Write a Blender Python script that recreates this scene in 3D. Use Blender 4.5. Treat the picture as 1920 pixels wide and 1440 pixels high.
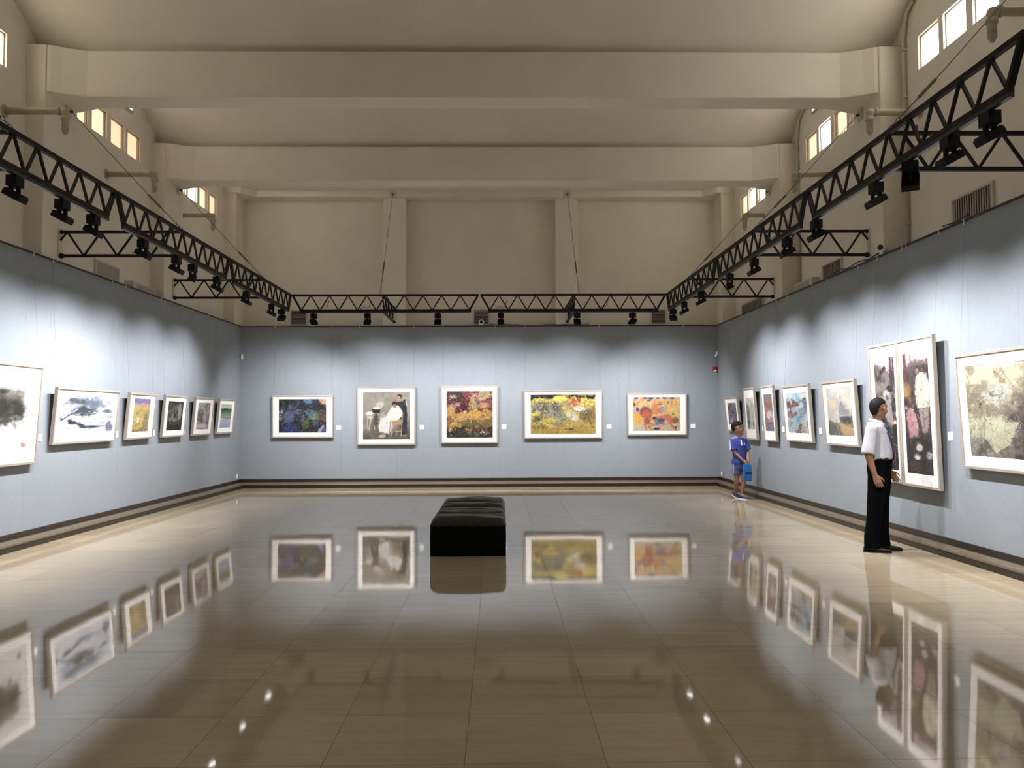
import bpy, bmesh, math, random
import numpy as np
from mathutils import Vector, Matrix

for o in list(bpy.data.objects):
    bpy.data.objects.remove(o, do_unlink=True)
SC = bpy.context.scene
COL = SC.collection
rng = random.Random(7)
pi = math.pi

# ------------------------------------------------------------------ camera
F = 1555.0
CAM_H = 1.51
cam_data = bpy.data.cameras.new('camera')
cam_data.sensor_fit = 'HORIZONTAL'
cam_data.sensor_width = 36.0
cam_data.lens = F * 36.0 / 1920.0
cam_data.clip_end = 200
cam = bpy.data.objects.new('camera', cam_data)
COL.objects.link(cam)
yaw, pitch, roll = math.atan(25 / F), math.atan(63 / F), .0045
fw = Vector((math.sin(yaw) * math.cos(pitch), math.cos(yaw) * math.cos(pitch), math.sin(pitch)))
rt = Vector((math.cos(yaw), -math.sin(yaw), 0))
up = rt.cross(fw)
rt, up = math.cos(roll) * rt - math.sin(roll) * up, math.cos(roll) * up + math.sin(roll) * rt
cam.matrix_world = Matrix(((rt.x, up.x, -fw.x, 0), (rt.y, up.y, -fw.y, 0), (rt.z, up.z, -fw.z, CAM_H), (0, 0, 0, 1)))
SC.camera = cam

# ------------------------------------------------------------------ world, light levels, exposure
world = bpy.data.worlds.new('daylight')
SC.world = world
world.use_nodes = True
world.node_tree.nodes['Background'].inputs[0].default_value = (.9, .95, 1, 1)
world.node_tree.nodes['Background'].inputs[1].default_value = 1.0
SC.view_settings.view_transform = 'Standard'
SC.view_settings.look = 'None'
SC.view_settings.exposure = 0.20
SC.view_settings.gamma = 1.0
SC.view_settings.use_curve_mapping = False
PANE_STRENGTH = 5.6      # sunlit frosted clerestory panes
SPOT_POWER = 270.0        # each track lamp
SPOT_COLOR = (1.0, .985, 1.0)
LENS_STRENGTH = 30.0

# ------------------------------------------------------------------ room dimensions (metres, y runs away from the camera)
XL, XR = -5.90, 5.15          # plastered side walls
PXL, PXR = -5.66, 4.86        # pillar faces
BXL, BXR = -5.635, 4.835      # blue display panels
YB = 18.2                     # blue panel at the far end
YW = 18.45                    # plastered far wall
YF = -4.4                     # wall behind the camera
PANEL_TOP = 3.52
PILLARS = [10.71 - 3.75 * k for k in range(-1, 5)]   # 14.46, 10.71, 6.96, 3.21, -0.54, -4.29
PILLARS = sorted(PILLARS)
BAYS = [16.27, 12.52, 8.80, 5.05, 1.30, -2.45]
TXL, TXR, TY = -4.08, 3.34, 16.3                      # the ring of lighting truss
TZ0, TZ1 = 3.60, 3.95


# ------------------------------------------------------------------ materials
def mat(name, color, rough=.6, metal=0.0, spec=.5, noise=0.0, scale=8.0, bump=0.0, emit=None, strength=0.0, coat=0.0, stretch=None):
    m = bpy.data.materials.new(name)
    m.use_nodes = True
    nt = m.node_tree
    b = nt.nodes['Principled BSDF']
    b.inputs['Base Color'].default_value = (*color, 1)
    b.inputs['Roughness'].default_value = rough
    b.inputs['Metallic'].default_value = metal
    b.inputs['Specular IOR Level'].default_value = spec
    b.inputs['Coat Weight'].default_value = coat
    if noise or bump:
        tc = nt.nodes.new('ShaderNodeTexCoord')
        mp = nt.nodes.new('ShaderNodeMapping')
        if stretch:
            mp.inputs['Scale'].default_value = stretch
        nz = nt.nodes.new('ShaderNodeTexNoise')
        nz.inputs['Scale'].default_value = scale
        nz.inputs['Detail'].default_value = 6
        nt.links.new(tc.outputs['Object'], mp.inputs[0])
        nt.links.new(mp.outputs[0], nz.inputs['Vector'])
        if noise:
            mr = nt.nodes.new('ShaderNodeMapRange')
            mr.inputs[1].default_value = .25
            mr.inputs[2].default_value = .75
            mr.inputs[3].default_value = 1 - noise
            mr.inputs[4].default_value = 1 + noise
            vm = nt.nodes.new('ShaderNodeVectorMath')
            vm.operation = 'SCALE'
            vm.inputs[0].default_value = color
            nt.links.new(nz.outputs['Fac'], mr.inputs[0])
            nt.links.new(mr.outputs[0], vm.inputs['Scale'])
            nt.links.new(vm.outputs[0], b.inputs['Base Color'])
        if bump:
            bp = nt.nodes.new('ShaderNodeBump')
            bp.inputs['Strength'].default_value = bump
            bp.inputs['Distance'].default_value = .01
            nt.links.new(nz.outputs['Fac'], bp.inputs['Height'])
            nt.links.new(bp.outputs[0], b.inputs['Normal'])
    if emit:
        b.inputs['Emission Color'].default_value = (*emit, 1)
        b.inputs['Emission Strength'].default_value = strength
    return m


def node(nt, kind, **kw):
    n = nt.nodes.new(kind)
    for k, v in kw.items():
        setattr(n, k, v)
    return n


M = {}
M['plaster'] = mat('cream_plaster', (.735, .685, .60), .85, noise=.05, scale=1.3, bump=.25, spec=.2)
M['ceiling'] = mat('cream_ceiling_paint', (.735, .685, .60), .9, noise=.05, scale=.9, bump=.2, spec=.2)
M['steel'] = mat('dark_painted_steel', (.012, .010, .008), .6, noise=.25, scale=30, spec=.2)
M['track'] = mat('black_lamp_track', (.012, .012, .012), .4, spec=.5)
M['lamp'] = mat('black_lamp_housing', (.004, .004, .0045), .6, spec=.2, noise=.1, scale=20)
M['lens'] = mat('lit_lamp_lens', (.9, .9, .9), .4, emit=(1, .98, .95), strength=LENS_STRENGTH)
M['cable'] = mat('tarnished_steel_cable', (.12, .10, .08), .5, metal=.5, noise=.2, scale=60)
M['pipe'] = mat('painted_pipe', (.44, .39, .29), .6, noise=.08, scale=9)
M['pipe2'] = mat('cream_conduit', (.56, .51, .42), .6, noise=.06, scale=9)
M['rail'] = mat('black_top_rail', (.02, .02, .022), .5, noise=.1, scale=20)
M['skirt_dark'] = mat('dark_wood', (.018, .012, .007), .4, noise=.25, scale=14, stretch=(1, 1, 8))
M['skirt_light'] = mat('worn_wood_ledge', (.11, .085, .058), .35, noise=.35, scale=6, stretch=(4, 4, 30))
M['frame'] = mat('taupe_wood_frame', (.34, .30, .255), .55, noise=.1, scale=30, stretch=(1, 1, 6))
M['backing'] = mat('shadow_black_backing', (.012, .012, .012), .8, noise=.1, scale=30)  # board darkened: contact shadow behind the frames put into its colour
M['mat'] = mat('white_mount_board', (.82, .80, .775), .8, noise=.015, scale=40)
M['card'] = mat('white_card', (.84, .85, .87), .7, noise=.01, scale=40)
M['white'] = mat('white_plastic', (.75, .75, .74), .4, noise=.02, scale=30)
M['red'] = mat('red_plastic', (.45, .02, .02), .35, noise=.05, scale=30)
M['dark'] = mat('dark_glass', (.01, .01, .012), .15)
M['vent'] = mat('grey_vent_metal', (.36, .33, .28), .5, noise=.08, scale=20)
M['ventback'] = mat('vent_back_shade', (.04, .036, .03), .9, noise=.05, scale=20)  # plate behind the louvres, shade of the hollow painted as dark colour
M['winframe'] = mat('painted_window_frame', (.40, .37, .36), .6, noise=.05, scale=20)
M['wire'] = mat('thin_hanging_wire', (.24, .265, .29), .8, noise=.05, scale=20)
for i, (c, k) in enumerate([((1, .90, .70), .95), ((1, .68, .36), .22), ((1, .60, .33), .17), ((1, .97, .93), 1.5)]):
    M['pane%d' % i] = mat('sunlit_frosted_pane_%s' % ['cream', 'yellow', 'amber', 'white'][i], (.8, .8, .8), .5, emit=c, strength=PANE_STRENGTH * k)


def panel_material():
    m = bpy.data.materials.new('blue_grey_fabric_panel')
    m.use_nodes = True
    nt = m.node_tree
    b = nt.nodes['Principled BSDF']
    b.inputs['Roughness'].default_value = .8
    b.inputs['Specular IOR Level'].default_value = .2
    tc = node(nt, 'ShaderNodeTexCoord')
    n1 = node(nt, 'ShaderNodeTexNoise'); n1.inputs['Scale'].default_value = 22; n1.inputs['Detail'].default_value = 8
    n2 = node(nt, 'ShaderNodeTexNoise'); n2.inputs['Scale'].default_value = 1.2; n2.inputs['Detail'].default_value = 3
    nt.links.new(tc.outputs['Object'], n1.inputs['Vector'])
    nt.links.new(tc.outputs['Object'], n2.inputs['Vector'])
    ad = node(nt, 'ShaderNodeMath', operation='ADD')
    nt.links.new(n1.outputs['Fac'], ad.inputs[0]); nt.links.new(n2.outputs['Fac'], ad.inputs[1])
    mr = node(nt, 'ShaderNodeMapRange')
    mr.inputs[1].default_value = .6; mr.inputs[2].default_value = 1.4; mr.inputs[3].default_value = .94; mr.inputs[4].default_value = 1.06
    nt.links.new(ad.outputs[0], mr.inputs[0])
    vm = node(nt, 'ShaderNodeVectorMath', operation='SCALE')
    vm.inputs[0].default_value = (.255, .282, .312)
    nt.links.new(mr.outputs[0], vm.inputs['Scale'])
    nt.links.new(vm.outputs[0], b.inputs['Base Color'])
    bp = node(nt, 'ShaderNodeBump'); bp.inputs['Strength'].default_value = .08; bp.inputs['Distance'].default_value = .002
    nt.links.new(n1.outputs['Fac'], bp.inputs['Height']); nt.links.new(bp.outputs[0], b.inputs['Normal'])
    return m


def floor_material():
    TX, TY_ = .6225, .608
    m = bpy.data.materials.new('polished_beige_stone_tiles')
    m.use_nodes = True
    nt = m.node_tree
    L = nt.links.new
    b = nt.nodes['Principled BSDF']
    tc = node(nt, 'ShaderNodeTexCoord')
    mp = node(nt, 'ShaderNodeMapping')
    mp.inputs['Location'].default_value = (.156 / TX, -4.9 / TY_, 0)
    mp.inputs['Scale'].default_value = (1 / TX, 1 / TY_, 1)
    L(tc.outputs['Object'], mp.inputs[0])
    fr = node(nt, 'ShaderNodeVectorMath', operation='FRACTION'); L(mp.outputs[0], fr.inputs[0])
    fl = node(nt, 'ShaderNodeVectorMath', operation='FLOOR'); L(mp.outputs[0], fl.inputs[0])
    sp = node(nt, 'ShaderNodeSeparateXYZ'); L(fr.outputs[0], sp.inputs[0])

    def edge(sock, w):
        a = node(nt, 'ShaderNodeMath', operation='SUBTRACT'); L(sock, a.inputs[0]); a.inputs[1].default_value = .5
        c = node(nt, 'ShaderNodeMath', operation='ABSOLUTE'); L(a.outputs[0], c.inputs[0])
        d = node(nt, 'ShaderNodeMath', operation='GREATER_THAN'); L(c.outputs[0], d.inputs[0]); d.inputs[1].default_value = .5 - w
        return d.outputs[0]
    ex, ey = edge(sp.outputs[0], .0022), edge(sp.outputs[1], .0022)
    j = node(nt, 'ShaderNodeMath', operation='MAXIMUM'); L(ex, j.inputs[0]); L(ey, j.inputs[1])
    wn = node(nt, 'ShaderNodeTexWhiteNoise'); L(fl.outputs[0], wn.inputs['Vector'])
    # veins running across the room
    m2 = node(nt, 'ShaderNodeMapping'); m2.inputs['Scale'].default_value = (.9, 9, 1)
    L(tc.outputs['Object'], m2.inputs[0])
    off = node(nt, 'ShaderNodeVectorMath', operation='SCALE'); L(wn.outputs['Color'], off.inputs[0]); off.inputs['Scale'].default_value = 3
    ad = node(nt, 'ShaderNodeVectorMath', operation='ADD'); L(m2.outputs[0], ad.inputs[0]); L(off.outputs[0], ad.inputs[1])
    nz = node(nt, 'ShaderNodeTexNoise'); nz.inputs['Scale'].default_value = 1.6; nz.inputs['Detail'].default_value = 9; nz.inputs['Roughness'].default_value = .62
    L(ad.outputs[0], nz.inputs['Vector'])
    cr = node(nt, 'ShaderNodeValToRGB')
    e = cr.color_ramp.elements
    e[0].position = .30; e[0].color = (.36, .295, .20, 1)
    e[1].position = .75; e[1].color = (.43, .36, .25, 1)
    k = e.new(.5); k.color = (.40, .33, .228, 1)
    L(nz.outputs['Fac'], cr.inputs[0])
    tv = node(nt, 'ShaderNodeMapRange'); L(wn.outputs['Value'], tv.inputs[0]); tv.inputs[3].default_value = .9; tv.inputs[4].default_value = 1.08
    sc = node(nt, 'ShaderNodeVectorMath', operation='SCALE'); L(cr.outputs[0], sc.inputs[0]); L(tv.outputs[0], sc.inputs['Scale'])
    mx = node(nt, 'ShaderNodeMix', data_type='RGBA')
    L(j.outputs[0], mx.inputs[0]); L(sc.outputs[0], mx.inputs[6]); mx.inputs[7].default_value = (.07, .052, .035, 1)
    L(mx.outputs[2], b.inputs['Base Color'])
    # sheen: a touch uneven
    n3 = node(nt, 'ShaderNodeTexNoise'); n3.inputs['Scale'].default_value = 2.5; n3.inputs['Detail'].default_value = 5
    L(tc.outputs['Object'], n3.inputs['Vector'])
    rr = node(nt, 'ShaderNodeMapRange'); L(n3.outputs['Fac'], rr.inputs[0]); rr.inputs[3].default_value = .03; rr.inputs[4].default_value = .06
    rj = node(nt, 'ShaderNodeMath', operation='MULTIPLY_ADD'); L(j.outputs[0], rj.inputs[0]); rj.inputs[1].default_value = .3; L(rr.outputs[0], rj.inputs[2])
    L(rj.outputs[0], b.inputs['Roughness'])
    b.inputs['IOR'].default_value = 1.52
    b.inputs['Specular IOR Level'].default_value = .36
    b.inputs['Specular Tint'].default_value = (1, .90, .74, 1)
    sl = node(nt, 'ShaderNodeMapRange'); L(j.outputs[0], sl.inputs[0]); sl.inputs[3].default_value = .33; sl.inputs[4].default_value = .05
    L(sl.outputs[0], b.inputs['Specular IOR Level'])
    # every tile lies at a very slightly different tilt
    ge = node(nt, 'ShaderNodeNewGeometry')
    cs = node(nt, 'ShaderNodeVectorMath', operation='SUBTRACT'); L(wn.outputs['Color'], cs.inputs[0]); cs.inputs[1].default_value = (.5, .5, .5)
    cc = node(nt, 'ShaderNodeVectorMath', operation='MULTIPLY'); L(cs.outputs[0], cc.inputs[0]); cc.inputs[1].default_value = (.0009, .0009, 0)
    n4 = node(nt, 'ShaderNodeTexNoise'); n4.inputs['Scale'].default_value = 3.2; n4.inputs['Detail'].default_value = 1
    L(tc.outputs['Object'], n4.inputs['Vector'])
    c4 = node(nt, 'ShaderNodeVectorMath', operation='SUBTRACT'); L(n4.outputs['Color'], c4.inputs[0]); c4.inputs[1].default_value = (.5, .5, .5)
    c5 = node(nt, 'ShaderNodeVectorMath', operation='MULTIPLY'); L(c4.outputs[0], c5.inputs[0]); c5.inputs[1].default_value = (.003, .003, 0)
    a1 = node(nt, 'ShaderNodeVectorMath', operation='ADD'); L(ge.outputs['Normal'], a1.inputs[0]); L(cc.outputs[0], a1.inputs[1])
    a2 = node(nt, 'ShaderNodeVectorMath', operation='ADD'); L(a1.outputs[0], a2.inputs[0]); L(c5.outputs[0], a2.inputs[1])
    nn = node(nt, 'ShaderNodeVectorMath', operation='NORMALIZE'); L(a2.outputs[0], nn.inputs[0])
    L(nn.outputs[0], b.inputs['Normal'])
    return m


M['panel'] = panel_material()
M['floor'] = floor_material()


# ------------------------------------------------------------------ object helpers
def link(o, parent=None):
    COL.objects.link(o)
    if parent:
        o.parent = parent
    return o


def tag(o, label=None, cat=None, group=None, kind=None):
    if label: o['label'] = label
    if cat: o['category'] = cat
    if group: o['group'] = group
    if kind: o['kind'] = kind
    return o


def thing(name, loc, label, cat, group=None, rot=(0, 0, 0)):
    o = bpy.data.objects.new(name, None)
    o.empty_display_size = .1
    o.location = loc
    o.rotation_euler = rot
    link(o)
    return tag(o, label, cat, group)


class MB:
    """collects shapes, then links them as one mesh object"""
    def __init__(s):
        s.bm = bmesh.new()
        s.mi = 0

    def _f(s, vs):
        try:
            f = s.bm.faces.new(vs)
            f.material_index = s.mi
            return f
        except ValueError:
            return None

    def box(s, a, b):
        x0, y0, z0 = a; x1, y1, z1 = b
        v = [s.bm.verts.new(p) for p in ((x0, y0, z0), (x1, y0, z0), (x1, y1, z0), (x0, y1, z0), (x0, y0, z1), (x1, y0, z1), (x1, y1, z1), (x0, y1, z1))]
        for q in ((3, 2, 1, 0), (4, 5, 6, 7), (0, 1, 5, 4), (1, 2, 6, 5), (2, 3, 7, 6), (3, 0, 4, 7)):
            s._f([v[i] for i in q])
        return s

    def prism(s, poly, axis, a, b):
        """poly in the two other axes (kept in cyclic order), extruded along axis from a to b"""
        def P(u, v, t):
            return {0: (t, u, v), 1: (u, t, v), 2: (u, v, t)}[axis]
        A = [s.bm.verts.new(P(u, v, a)) for u, v in poly]
        B = [s.bm.verts.new(P(u, v, b)) for u, v in poly]
        n = len(poly)
        s._f(A[::-1]); s._f(B)
        for i in range(n):
            s._f([A[i], A[(i + 1) % n], B[(i + 1) % n], B[i]])
        return s

    def bar(s, p, q, w, h=None, upv=(0, 0, 1)):
        p, q = Vector(p), Vector(q)
        h = h or w
        d = (q - p).normalized()
        u = Vector(upv)
        if abs(d.dot(u)) > .99: u = Vector((0, 1, 0))
        r = d.cross(u).normalized(); u = r.cross(d)
        vs = []
        for c in (p, q):
            vs.append([s.bm.verts.new(c + r * (sx * w / 2) + u * (sy * h / 2)) for sx, sy in ((-1, -1), (1, -1), (1, 1), (-1, 1))])
        s._f(vs[0][::-1]); s._f(vs[1])
        for i in range(4):
            s._f([vs[0][i], vs[0][(i + 1) % 4], vs[1][(i + 1) % 4], vs[1][i]])
        return s

    def tube(s, pts, r, n=10, cap=True):
        pts = [Vector(p) for p in pts]
        rs = r if isinstance(r, (list, tuple)) else [r] * len(pts)
        rings = []
        u = None
        for i, p in enumerate(pts):
            d = ((pts[min(i + 1, len(pts) - 1)] - p).normalized() + (p - pts[max(i - 1, 0)]).normalized())
            if d.length < 1e-6: d = pts[min(i + 1, len(pts) - 1)] - p
            d.normalize()
            if u is None:
                u = Vector((0, 0, 1)) if abs(d.z) < .9 else Vector((0, 1, 0))
            u = (u - d * u.dot(d)).normalized()
            w = d.cross(u)
            rings.append([s.bm.verts.new(p + (u * math.cos(2 * pi * k / n) + w * math.sin(2 * pi * k / n)) * rs[i]) for k in range(n)])
        for a, b in zip(rings, rings[1:]):
            for k in range(n):
                s._f([a[k], a[(k + 1) % n], b[(k + 1) % n], b[k]])
        if cap:
            s._f(rings[0][::-1]); s._f(rings[-1])
        return s

    def lathe(s, prof, n=20, c=(0, 0, 0), axis='z'):
        c = Vector(c)
        rings = []
        for r, z in prof:
            ring = []
            for k in range(n):
                a = 2 * pi * k / n
                p = Vector((r * math.cos(a), r * math.sin(a), z))
                if axis == 'y': p = Vector((p.x, p.z, -p.y))
                if axis == 'x': p = Vector((p.z, p.y, -p.x))
                ring.append(s.bm.verts.new(c + p))
            rings.append(ring)
        for a, b in zip(rings, rings[1:]):
            for k in range(n):
                s._f([a[k], a[(k + 1) % n], b[(k + 1) % n], b[k]])
        s._f(rings[0][::-1]); s._f(rings[-1])
        return s

    def ellipsoid(s, c, r, n=16, m=10, rot=None):
        c = Vector(c)
        rows = []
        for i in range(1, m):
            t = pi * i / m
            row = []
            for k in range(n):
                a = 2 * pi * k / n
                p = Vector((r[0] * math.sin(t) * math.cos(a), r[1] * math.sin(t) * math.sin(a), r[2] * math.cos(t)))
                if rot: p = rot @ p
                row.append(s.bm.verts.new(c + p))
            rows.append(row)
        tp = Vector((0, 0, r[2])); bt = Vector((0, 0, -r[2]))
        if rot: tp, bt = rot @ tp, rot @ bt
        tp, bt = s.bm.verts.new(c + tp), s.bm.verts.new(c + bt)
        for k in range(n):
            s._f([tp, rows[0][k], rows[0][(k + 1) % n]])
            s._f([bt, rows[-1][(k + 1) % n], rows[-1][k]])
        for a, b in zip(rows, rows[1:]):
            for k in range(n):
                s._f([a[k], b[k], b[(k + 1) % n], a[(k + 1) % n]])
        return s

    def limb(s, pts, rad, n=14):
        """rounded tapered limb: tube with domed ends"""
        pts = [Vector(p) for p in pts]
        P, R = [], []
        d0 = (pts[0] - pts[1]).normalized(); d1 = (pts[-1] - pts[-2]).normalized()
        for t in (.98, .8, .45):
            P.append(pts[0] + d0 * rad[0] * t); R.append(rad[0] * math.sqrt(1 - t * t))
        P += pts; R += list(rad)
        for t in (.45, .8, .98):
            P.append(pts[-1] + d1 * rad[-1] * t); R.append(rad[-1] * math.sqrt(1 - t * t))
        return s.tube(P, R, n)

    def loft(s, secs, n=24, power=2.3):
        """secs: (centre, u half-vector, v half-vector)"""
        rings = []
        for c, u, v in secs:
            c, u, v = Vector(c), Vector(u), Vector(v)
            ring = []
            for k in range(n):
                a = 2 * pi * k / n
                ca, sa = math.cos(a), math.sin(a)
                e = 2 / power
                ring.append(s.bm.verts.new(c + u * (math.copysign(abs(ca) ** e, ca)) + v * (math.copysign(abs(sa) ** e, sa))))
            rings.append(ring)
        for a, b in zip(rings, rings[1:]):
            for k in range(n):
                s._f([a[k], a[(k + 1) % n], b[(k + 1) % n], b[k]])
        s._f(rings[0][::-1]); s._f(rings[-1])
        return s

    def build(s, name, mats, parent=None, smooth=False, bevel=0, fix=True):
        if fix:
            bmesh.ops.recalc_face_normals(s.bm, faces=s.bm.faces)
        me = bpy.data.meshes.new(name)
        s.bm.to_mesh(me)
        s.bm.free()
        for m in (mats if isinstance(mats, (list, tuple)) else [mats]):
            me.materials.append(m)
        if smooth:
            me.polygons.foreach_set('use_smooth', [True] * len(me.polygons))
        o = bpy.data.objects.new(name, me)
        link(o, parent)
        if bevel:
            md = o.modifiers.new('bevel', 'BEVEL')
            md.width = bevel; md.segments = 2; md.limit_method = 'ANGLE'
        return o


def structure(o):
    o['kind'] = 'structure'
    return o


# ------------------------------------------------------------------ room shell
structure(MB().box((XL - .3, YF - .3, -.2), (XR + .3, YW + .3, 0)).build('floor', M['floor']))

PANES = ((-1.10, -.63), (-.53, -.065), (.065, .53), (.63, 1.10))
SILL, HEAD = 5.735, 6.15


def side_wall(name, x0, x1):
    b = MB()
    b.box((x0, YF, 0), (x1, YW, SILL))
    b.box((x0, YF, HEAD), (x1, YW, 7.3))
    y = YF
    for c in sorted(BAYS):
        for p, q in PANES:
            b.box((x0, y, SILL), (x1, c + p, HEAD)); y = c + q
    b.box((x0, y, SILL), (x1, YW, HEAD))
    return structure(b.build(name, M['plaster']))


side_wall('wall_left', XL - .3, XL)
side_wall('wall_right', XR, XR + .3)
structure(MB().box((XL - .3, YW, 0), (XR + .3, YW + .3, 7.3)).build('wall_back', M['plaster']))
structure(MB().box((XL - .3, YF - .3, 0), (XR + .3, YF, 7.3)).build('wall_front', M['plaster']))


def vault_z(y):
    """underside of the shallow vault that spans each bay"""
    c = min(PILLARS + [18.21], key=lambda p: abs(p - y))
    o = abs(y - c)
    t = max(0., 1 - o / 1.875)
    z = 6.20 + .73 * (1 - t * t)
    if y > 17.0: z = max(z, 6.52)
    return z


b = MB()
ys = []
y = YF
while y < YW:
    ys.append(y)
    y += .075
ys.append(YW)
prev = None
for y in ys:
    z = vault_z(y)
    cur = [b.bm.verts.new((x, y, zz)) for x in (XL - .02, XR + .02) for zz in (z, 7.4)]
    if prev:
        b._f([prev[0], cur[0], cur[2], prev[2]])
        b._f([prev[1], prev[3], cur[3], cur[1]])
    prev = cur
o = b.build('ceiling', M['ceiling'], smooth=False)
structure(o)

# beams: rectangular, widening in plan where they meet the pillars, with a deeper pad over each pillar
for yc in PILLARS:
    pl = [(PXL - .3, yc - .40), (PXL + .05, yc - .37), (PXL + .16, yc - .30), (PXL + .42, yc - .20), (PXR - .42, yc - .20), (PXR - .16, yc - .30),
          (PXR - .05, yc - .37), (PXR + .3, yc - .40), (PXR + .3, yc + .40), (PXR - .05, yc + .37), (PXR - .42, yc + .20), (PXL + .42, yc + .20), (PXL + .05, yc + .37), (PXL - .3, yc + .40)]
    structure(MB().prism(pl, 2, 5.625, 6.225).build('ceiling_beam', M['plaster'], bevel=.012))
    b = MB()
    b.box((XL - .01, yc - .40, 0), (PXL, yc + .40, 6.22))
    structure(b.build('pillar', M['plaster'], bevel=.012))
    b = MB()
    b.box((PXR, yc - .40, 0), (XR + .01, yc + .40, 6.22))
    structure(b.build('pillar', M['plaster'], bevel=.012))
# far wall: two pillars, corner pillars and the shallow lintel with its splayed ends
for x0, x1 in ((-2.54, -2.04), (1.27, 1.78)):
    structure(MB().box((x0, 18.215, 0), (x1, YW + .01, 6.40)).build('pillar', M['plaster'], bevel=.012))
for x0, x1 in ((XL - .01, PXL), (PXR, XR + .01)):
    structure(MB().box((x0, 17.83, 0), (x1, YW + .01, 6.40)).build('pillar', M['plaster'], bevel=.012))
structure(MB().prism([(XL - .01, 17.78), (-5.55, 17.78), (-5.30, 18.12), (4.52, 18.12), (4.77, 17.78), (XR + .01, 17.78), (XR + .01, YW + .01), (XL - .01, YW + .01)], 2, 6.38, 6.62).build('ceiling_beam', M['plaster'], bevel=.012))

# clerestory windows: a row of four panes with a low arched light above
wn = 0
for side, xw, s in (('left', XL, -1), ('right', XR, 1)):
    for bi, c in enumerate(BAYS):
        wn += 1
        b = MB()
        x0, x1 = xw + s * .03, xw + s * .10
        for p, q in PANES:
            f = .018
            for (ya, yb, za, zb) in ((p, q, SILL, SILL + f), (p, q, HEAD - f, HEAD), (p, p + f, SILL, HEAD), (q - f, q, SILL, HEAD)):
                b.box((min(x0, x1), c + ya, za), (max(x0, x1), c + yb, zb))
        w = structure(b.build('window_%d' % wn, M['winframe']))
        for k, (p, q) in enumerate(PANES):
            tint = [0, 3, 3, 0][k]
            if side == 'left' and bi == 0: tint = [0, 3, 1, 2][k]
            if side == 'left' and bi == 1: tint = [1, 1, 2, 2][k]
            if side == 'left' and bi == 2: tint = [1, 1, 1, 0][k]
            if side == 'right' and bi == 0: tint = [0, 0, 0, 1][k]
            if side == 'right' and bi == 1: tint = [1, 1, 3, 1][k]
            if side == 'right' and bi == 2: tint = [3, 3, 3, 0][k]
            MB().box((min(xw + s * .06, xw + s * .075), c + p, SILL), (max(xw + s * .06, xw + s * .075), c + q, HEAD)).build('pane', M['pane%d' % tint], w)
        # arched light
        arc = [(c + t, 6.46 + .30 * math.sqrt(max(0, 1 - (t / .76) ** 2))) for t in np.linspace(-.76, .76, 21)]
        pl = [(arc[0][0] - .005, 6.455)] + arc + [(arc[-1][0] + .005, 6.455)]
        fr = MB()
        for (ya, za), (yb, zb) in zip(pl, pl[1:] + pl[:1]):
            fr.bar((xw - s * .015, ya, za), (xw - s * .015, yb, zb), .03, .025)
        for t in (-.35, .35):
            fr.bar((xw - s * .015, c + t, 6.46), (xw - s * .015, c + t, 6.72), .03, .03, (0, 1, 0))
        fr.build('window_arch_frame', M['winframe'], w)
        MB().prism(pl, 0, min(xw - s * .012, xw - s * .002), max(xw - s * .012, xw - s * .002)).build('arched_pane', M['pane3'], w)

# blue display panels with their seams and top rail
SEAMS = {'left': [17.15, 15.95, 14.75, 13.55, 12.35, 11.15, 9.95, 8.75, 7.55, 6.35, 5.15],
         'right': [17.2, 16.0, 14.8, 13.6, 12.4, 11.2, 10.0, 8.8, 7.6, 6.4, 5.2]}


def panel_run(side):
    g = .0006
    if side == 'back':
        xs = [BXL] + [BXL + 1.22 * k - .25 for k in range(1, 9)] + [BXR]
        b = MB()
        for p, q in zip(xs, xs[1:]):
            b.box((p + g, YB, .19), (q - g, YB + .012, PANEL_TOP))
        b.box((BXL - .02, YB + .006, 0), (BXR + .02, YB + .02, PANEL_TOP - .002))
    else:
        xf, s = (BXL, -1) if side == 'left' else (BXR, 1)
        ysm = [YB] + SEAMS[side] + [3.9, 2.7, 1.5, .3, -.9, -2.1, -3.3, YF]
        b = MB()
        for q, p in zip(ysm, ysm[1:]):
            b.box((min(xf, xf + s * .012), p + g, .19), (max(xf, xf + s * .012), q - g, PANEL_TOP))
        b.box((min(xf + s * .006, xf + s * .02), YF, 0), (max(xf + s * .006, xf + s * .02), YB + .02, PANEL_TOP - .002))
    return structure(b.build('wall_panelling_' + side, M['panel']))


for sd in ('left', 'right', 'back'):
    panel_run(sd)
b = MB()
b.bar((BXL + .004, YF, PANEL_TOP + .008), (BXL + .004, YB, PANEL_TOP + .008), .03, .02)
structure(b.build('trim_1', M['rail']))
b = MB()
b.bar((BXR - .004, YF, PANEL_TOP + .008), (BXR - .004, YB, PANEL_TOP + .008), .03, .02)
structure(b.build('trim_2', M['rail']))
structure(MB().bar((BXL, YB - .004, PANEL_TOP + .008), (BXR, YB - .004, PANEL_TOP + .008), .03, .02).build('trim_3', M['rail']))

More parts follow.
